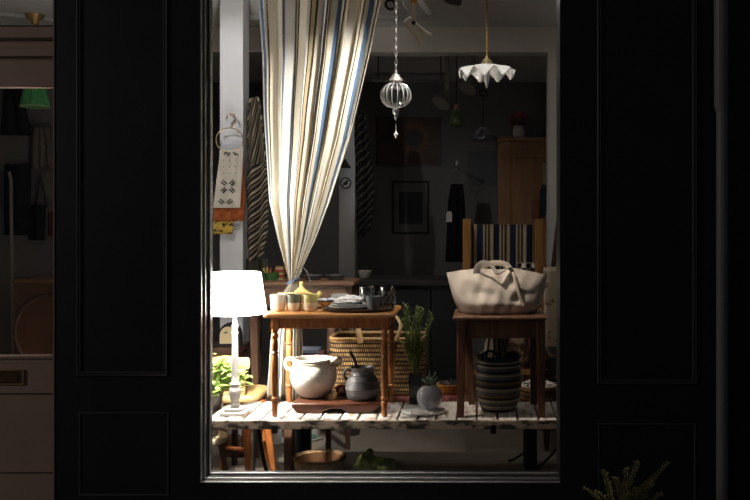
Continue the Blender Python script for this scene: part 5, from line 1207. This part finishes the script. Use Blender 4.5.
obj('lid', B().box(X(13,6.2), X(63,6.2), 6.18, 6.72, Z(283,6.2), Z(279.5,6.2)), mat('chest_lid', (0.10,0.05,0.025), 0.5), pnl, bevel=0.004)
rcx, rcz, rr = X(56,6.2), Z(332,6.2), 0.25
dsc = obj('round_panel', B().tube([(rcx,6.2,rcz),(rcx,6.16,rcz)], rr, 48), mat('disc_wood', (0.08,0.036,0.02), 0.45, col2=(0.055,0.025,0.014), scale=5), pnl)
obj('rim', B().tube([(rcx+rr*math.cos(t),6.16,rcz+rr*math.sin(t)) for t in [2*PI*i/60 for i in range(61)]], 0.012, 8), mat('dark_rim', (0.05,0.025,0.018), 0.4), dsc)

# ------------------------------------------------------------------ plant outside
od = 3.95
op = thing('potted_shrub', 'small feathery green shrub in a pot outside, before the black pier', 'shrub', (X(622,od), od, 0))
ox = X(622,od)
obj('pot', B().lathe([(0.001,0),(0.09,0),(0.12,0.2),(0.125,0.21),(0.11,0.21),(0.105,0.18),(0.001,0.18)], (ox,od,0), 32), mat('dark_terracotta', (0.06,0.035,0.025), 0.8), op)
fo = B(); stb = B()
tips = [(604,472,0.02),(614,476,-0.03),(638,462,0.0),(628,472,0.05),(668,463,0.0),(655,480,0.04),(622,480,-0.05),(596,492,0.0),(633,485,-0.05),(646,490,0.02),(610,486,0.05),(585,490,0.02),(660,492,-0.04),(626,490,-0.06)]
for (px, py, dy) in tips:
    p0 = Vector((ox+R.uniform(-0.04,0.04), od+R.uniform(-0.04,0.04), 0.17)); p2 = Vector((X(px,od), od+dy, Z(py,od))); p1 = p0*0.4+p2*0.6; p1.z = p0.z*0.3+p2.z*0.7; p1.x = p0.x*0.6+p2.x*0.4
    f_ = lambda t: p0*(1-t)**2+p1*2*t*(1-t)+p2*t*t
    stb.tube([f_(i/10) for i in range(11)], 0.003, 5)
    for i in range(110):
        t = 0.25+0.75*i/109; p = f_(t); a = i*2.4
        fo.leaf(p, (math.cos(a),math.sin(a),0.5), (0,0,1), R.uniform(0.012,0.026), 0.009, 0.2)
obj('stems', stb, mat('shrub_stem', (0.10,0.09,0.04), 0.7), op); obj('foliage', fo, leafmat('shrub_leaf', (0.30,0.29,0.08), (0.50,0.46,0.22)), op)

# ------------------------------------------------------------------ light
def light(name, kind, loc, power, col=(1,1,1), target=None, **k):
    l = bpy.data.lights.new(name, kind); l.energy = power; l.color = col
    for a, v in k.items(): setattr(l, a, v)
    o = bpy.data.objects.new(name, l); C.collection.objects.link(o); o.location = loc
    if target is not None: o.rotation_euler = (Vector(target)-Vector(loc)).to_track_quat('-Z', 'Y').to_euler()
    return o
light('track_spot', 'SPOT', (-1.80, 4.52, 2.92), 60, (1.0,0.97,0.93), (-1.62,6.2,2.0), spot_size=math.radians(56), spot_blend=0.5, shadow_soft_size=0.05)
light('curtain_spot', 'SPOT', (-0.15, 4.49, 2.92), 190, (1.0,0.96,0.90), (-1.0,5.13,1.50), spot_size=math.radians(64), spot_blend=1.0, shadow_soft_size=0.05)
light('shelf_spot', 'SPOT', (-0.70, 4.52, 2.92), 110, (1.0,0.86,0.72), (0.03,4.83,1.22), spot_size=math.radians(31), spot_blend=0.9, shadow_soft_size=0.05)
light('pendant_spot', 'SPOT', (-0.10, 4.52, 2.95), 20, (1.0,0.96,0.9), (0.03,4.98,2.27), spot_size=math.radians(34), spot_blend=0.6, shadow_soft_size=0.03)
light('room_glow', 'AREA', (-0.3, 5.9, 2.94), 3, (1.0,0.95,0.9), (-0.3,5.9,0), shape='RECTANGLE', size=1.2, size_y=0.6)  # unseen fill added under the shop ceiling for ambient light
light('rear_glow', 'AREA', (-0.2, 8.9, 2.9), 0.3, (1.0,0.88,0.74), (-0.2,9.2,0), shape='RECTANGLE', size=1.5, size_y=0.6)  # faint unseen fill added over the back room
light('street_fill', 'AREA', (-7.0, 1.3, 2.8), 34, (1.0,0.88,0.80), (-1.6,4.3,1.0), shape='DISK', size=1.2)  # unseen area light added on the street side for facade highlights
wd = bpy.data.worlds.new('night'); C.world = wd; wd.use_nodes = True
bg = wd.node_tree.nodes['Background']; bg.inputs[0].default_value = (0.55,0.6,0.75,1); bg.inputs[1].default_value = 0.03

# ------------------------------------------------------------------ camera
cam = bpy.data.cameras.new('camera'); co = bpy.data.objects.new('camera', cam); C.collection.objects.link(co)
co.location = (0,0,EYE); co.rotation_euler = (PI/2,0,0)
cam.sensor_fit = 'HORIZONTAL'; cam.sensor_width = 36; cam.lens = F/750*36
cam.shift_x = (375-VX)/750; cam.shift_y = (VY-250)/750; cam.clip_start = 0.05
C.camera = co
C.view_settings.view_transform = 'Standard'; C.view_settings.look = 'None'; C.view_settings.exposure = 0; C.view_settings.gamma = 1
C.view_settings.use_curve_mapping = False
C.cycles.use_denoising = True
C.cycles.max_bounces = 8; C.cycles.transparent_max_bounces = 24; C.cycles.sample_clamp_indirect = 4.0
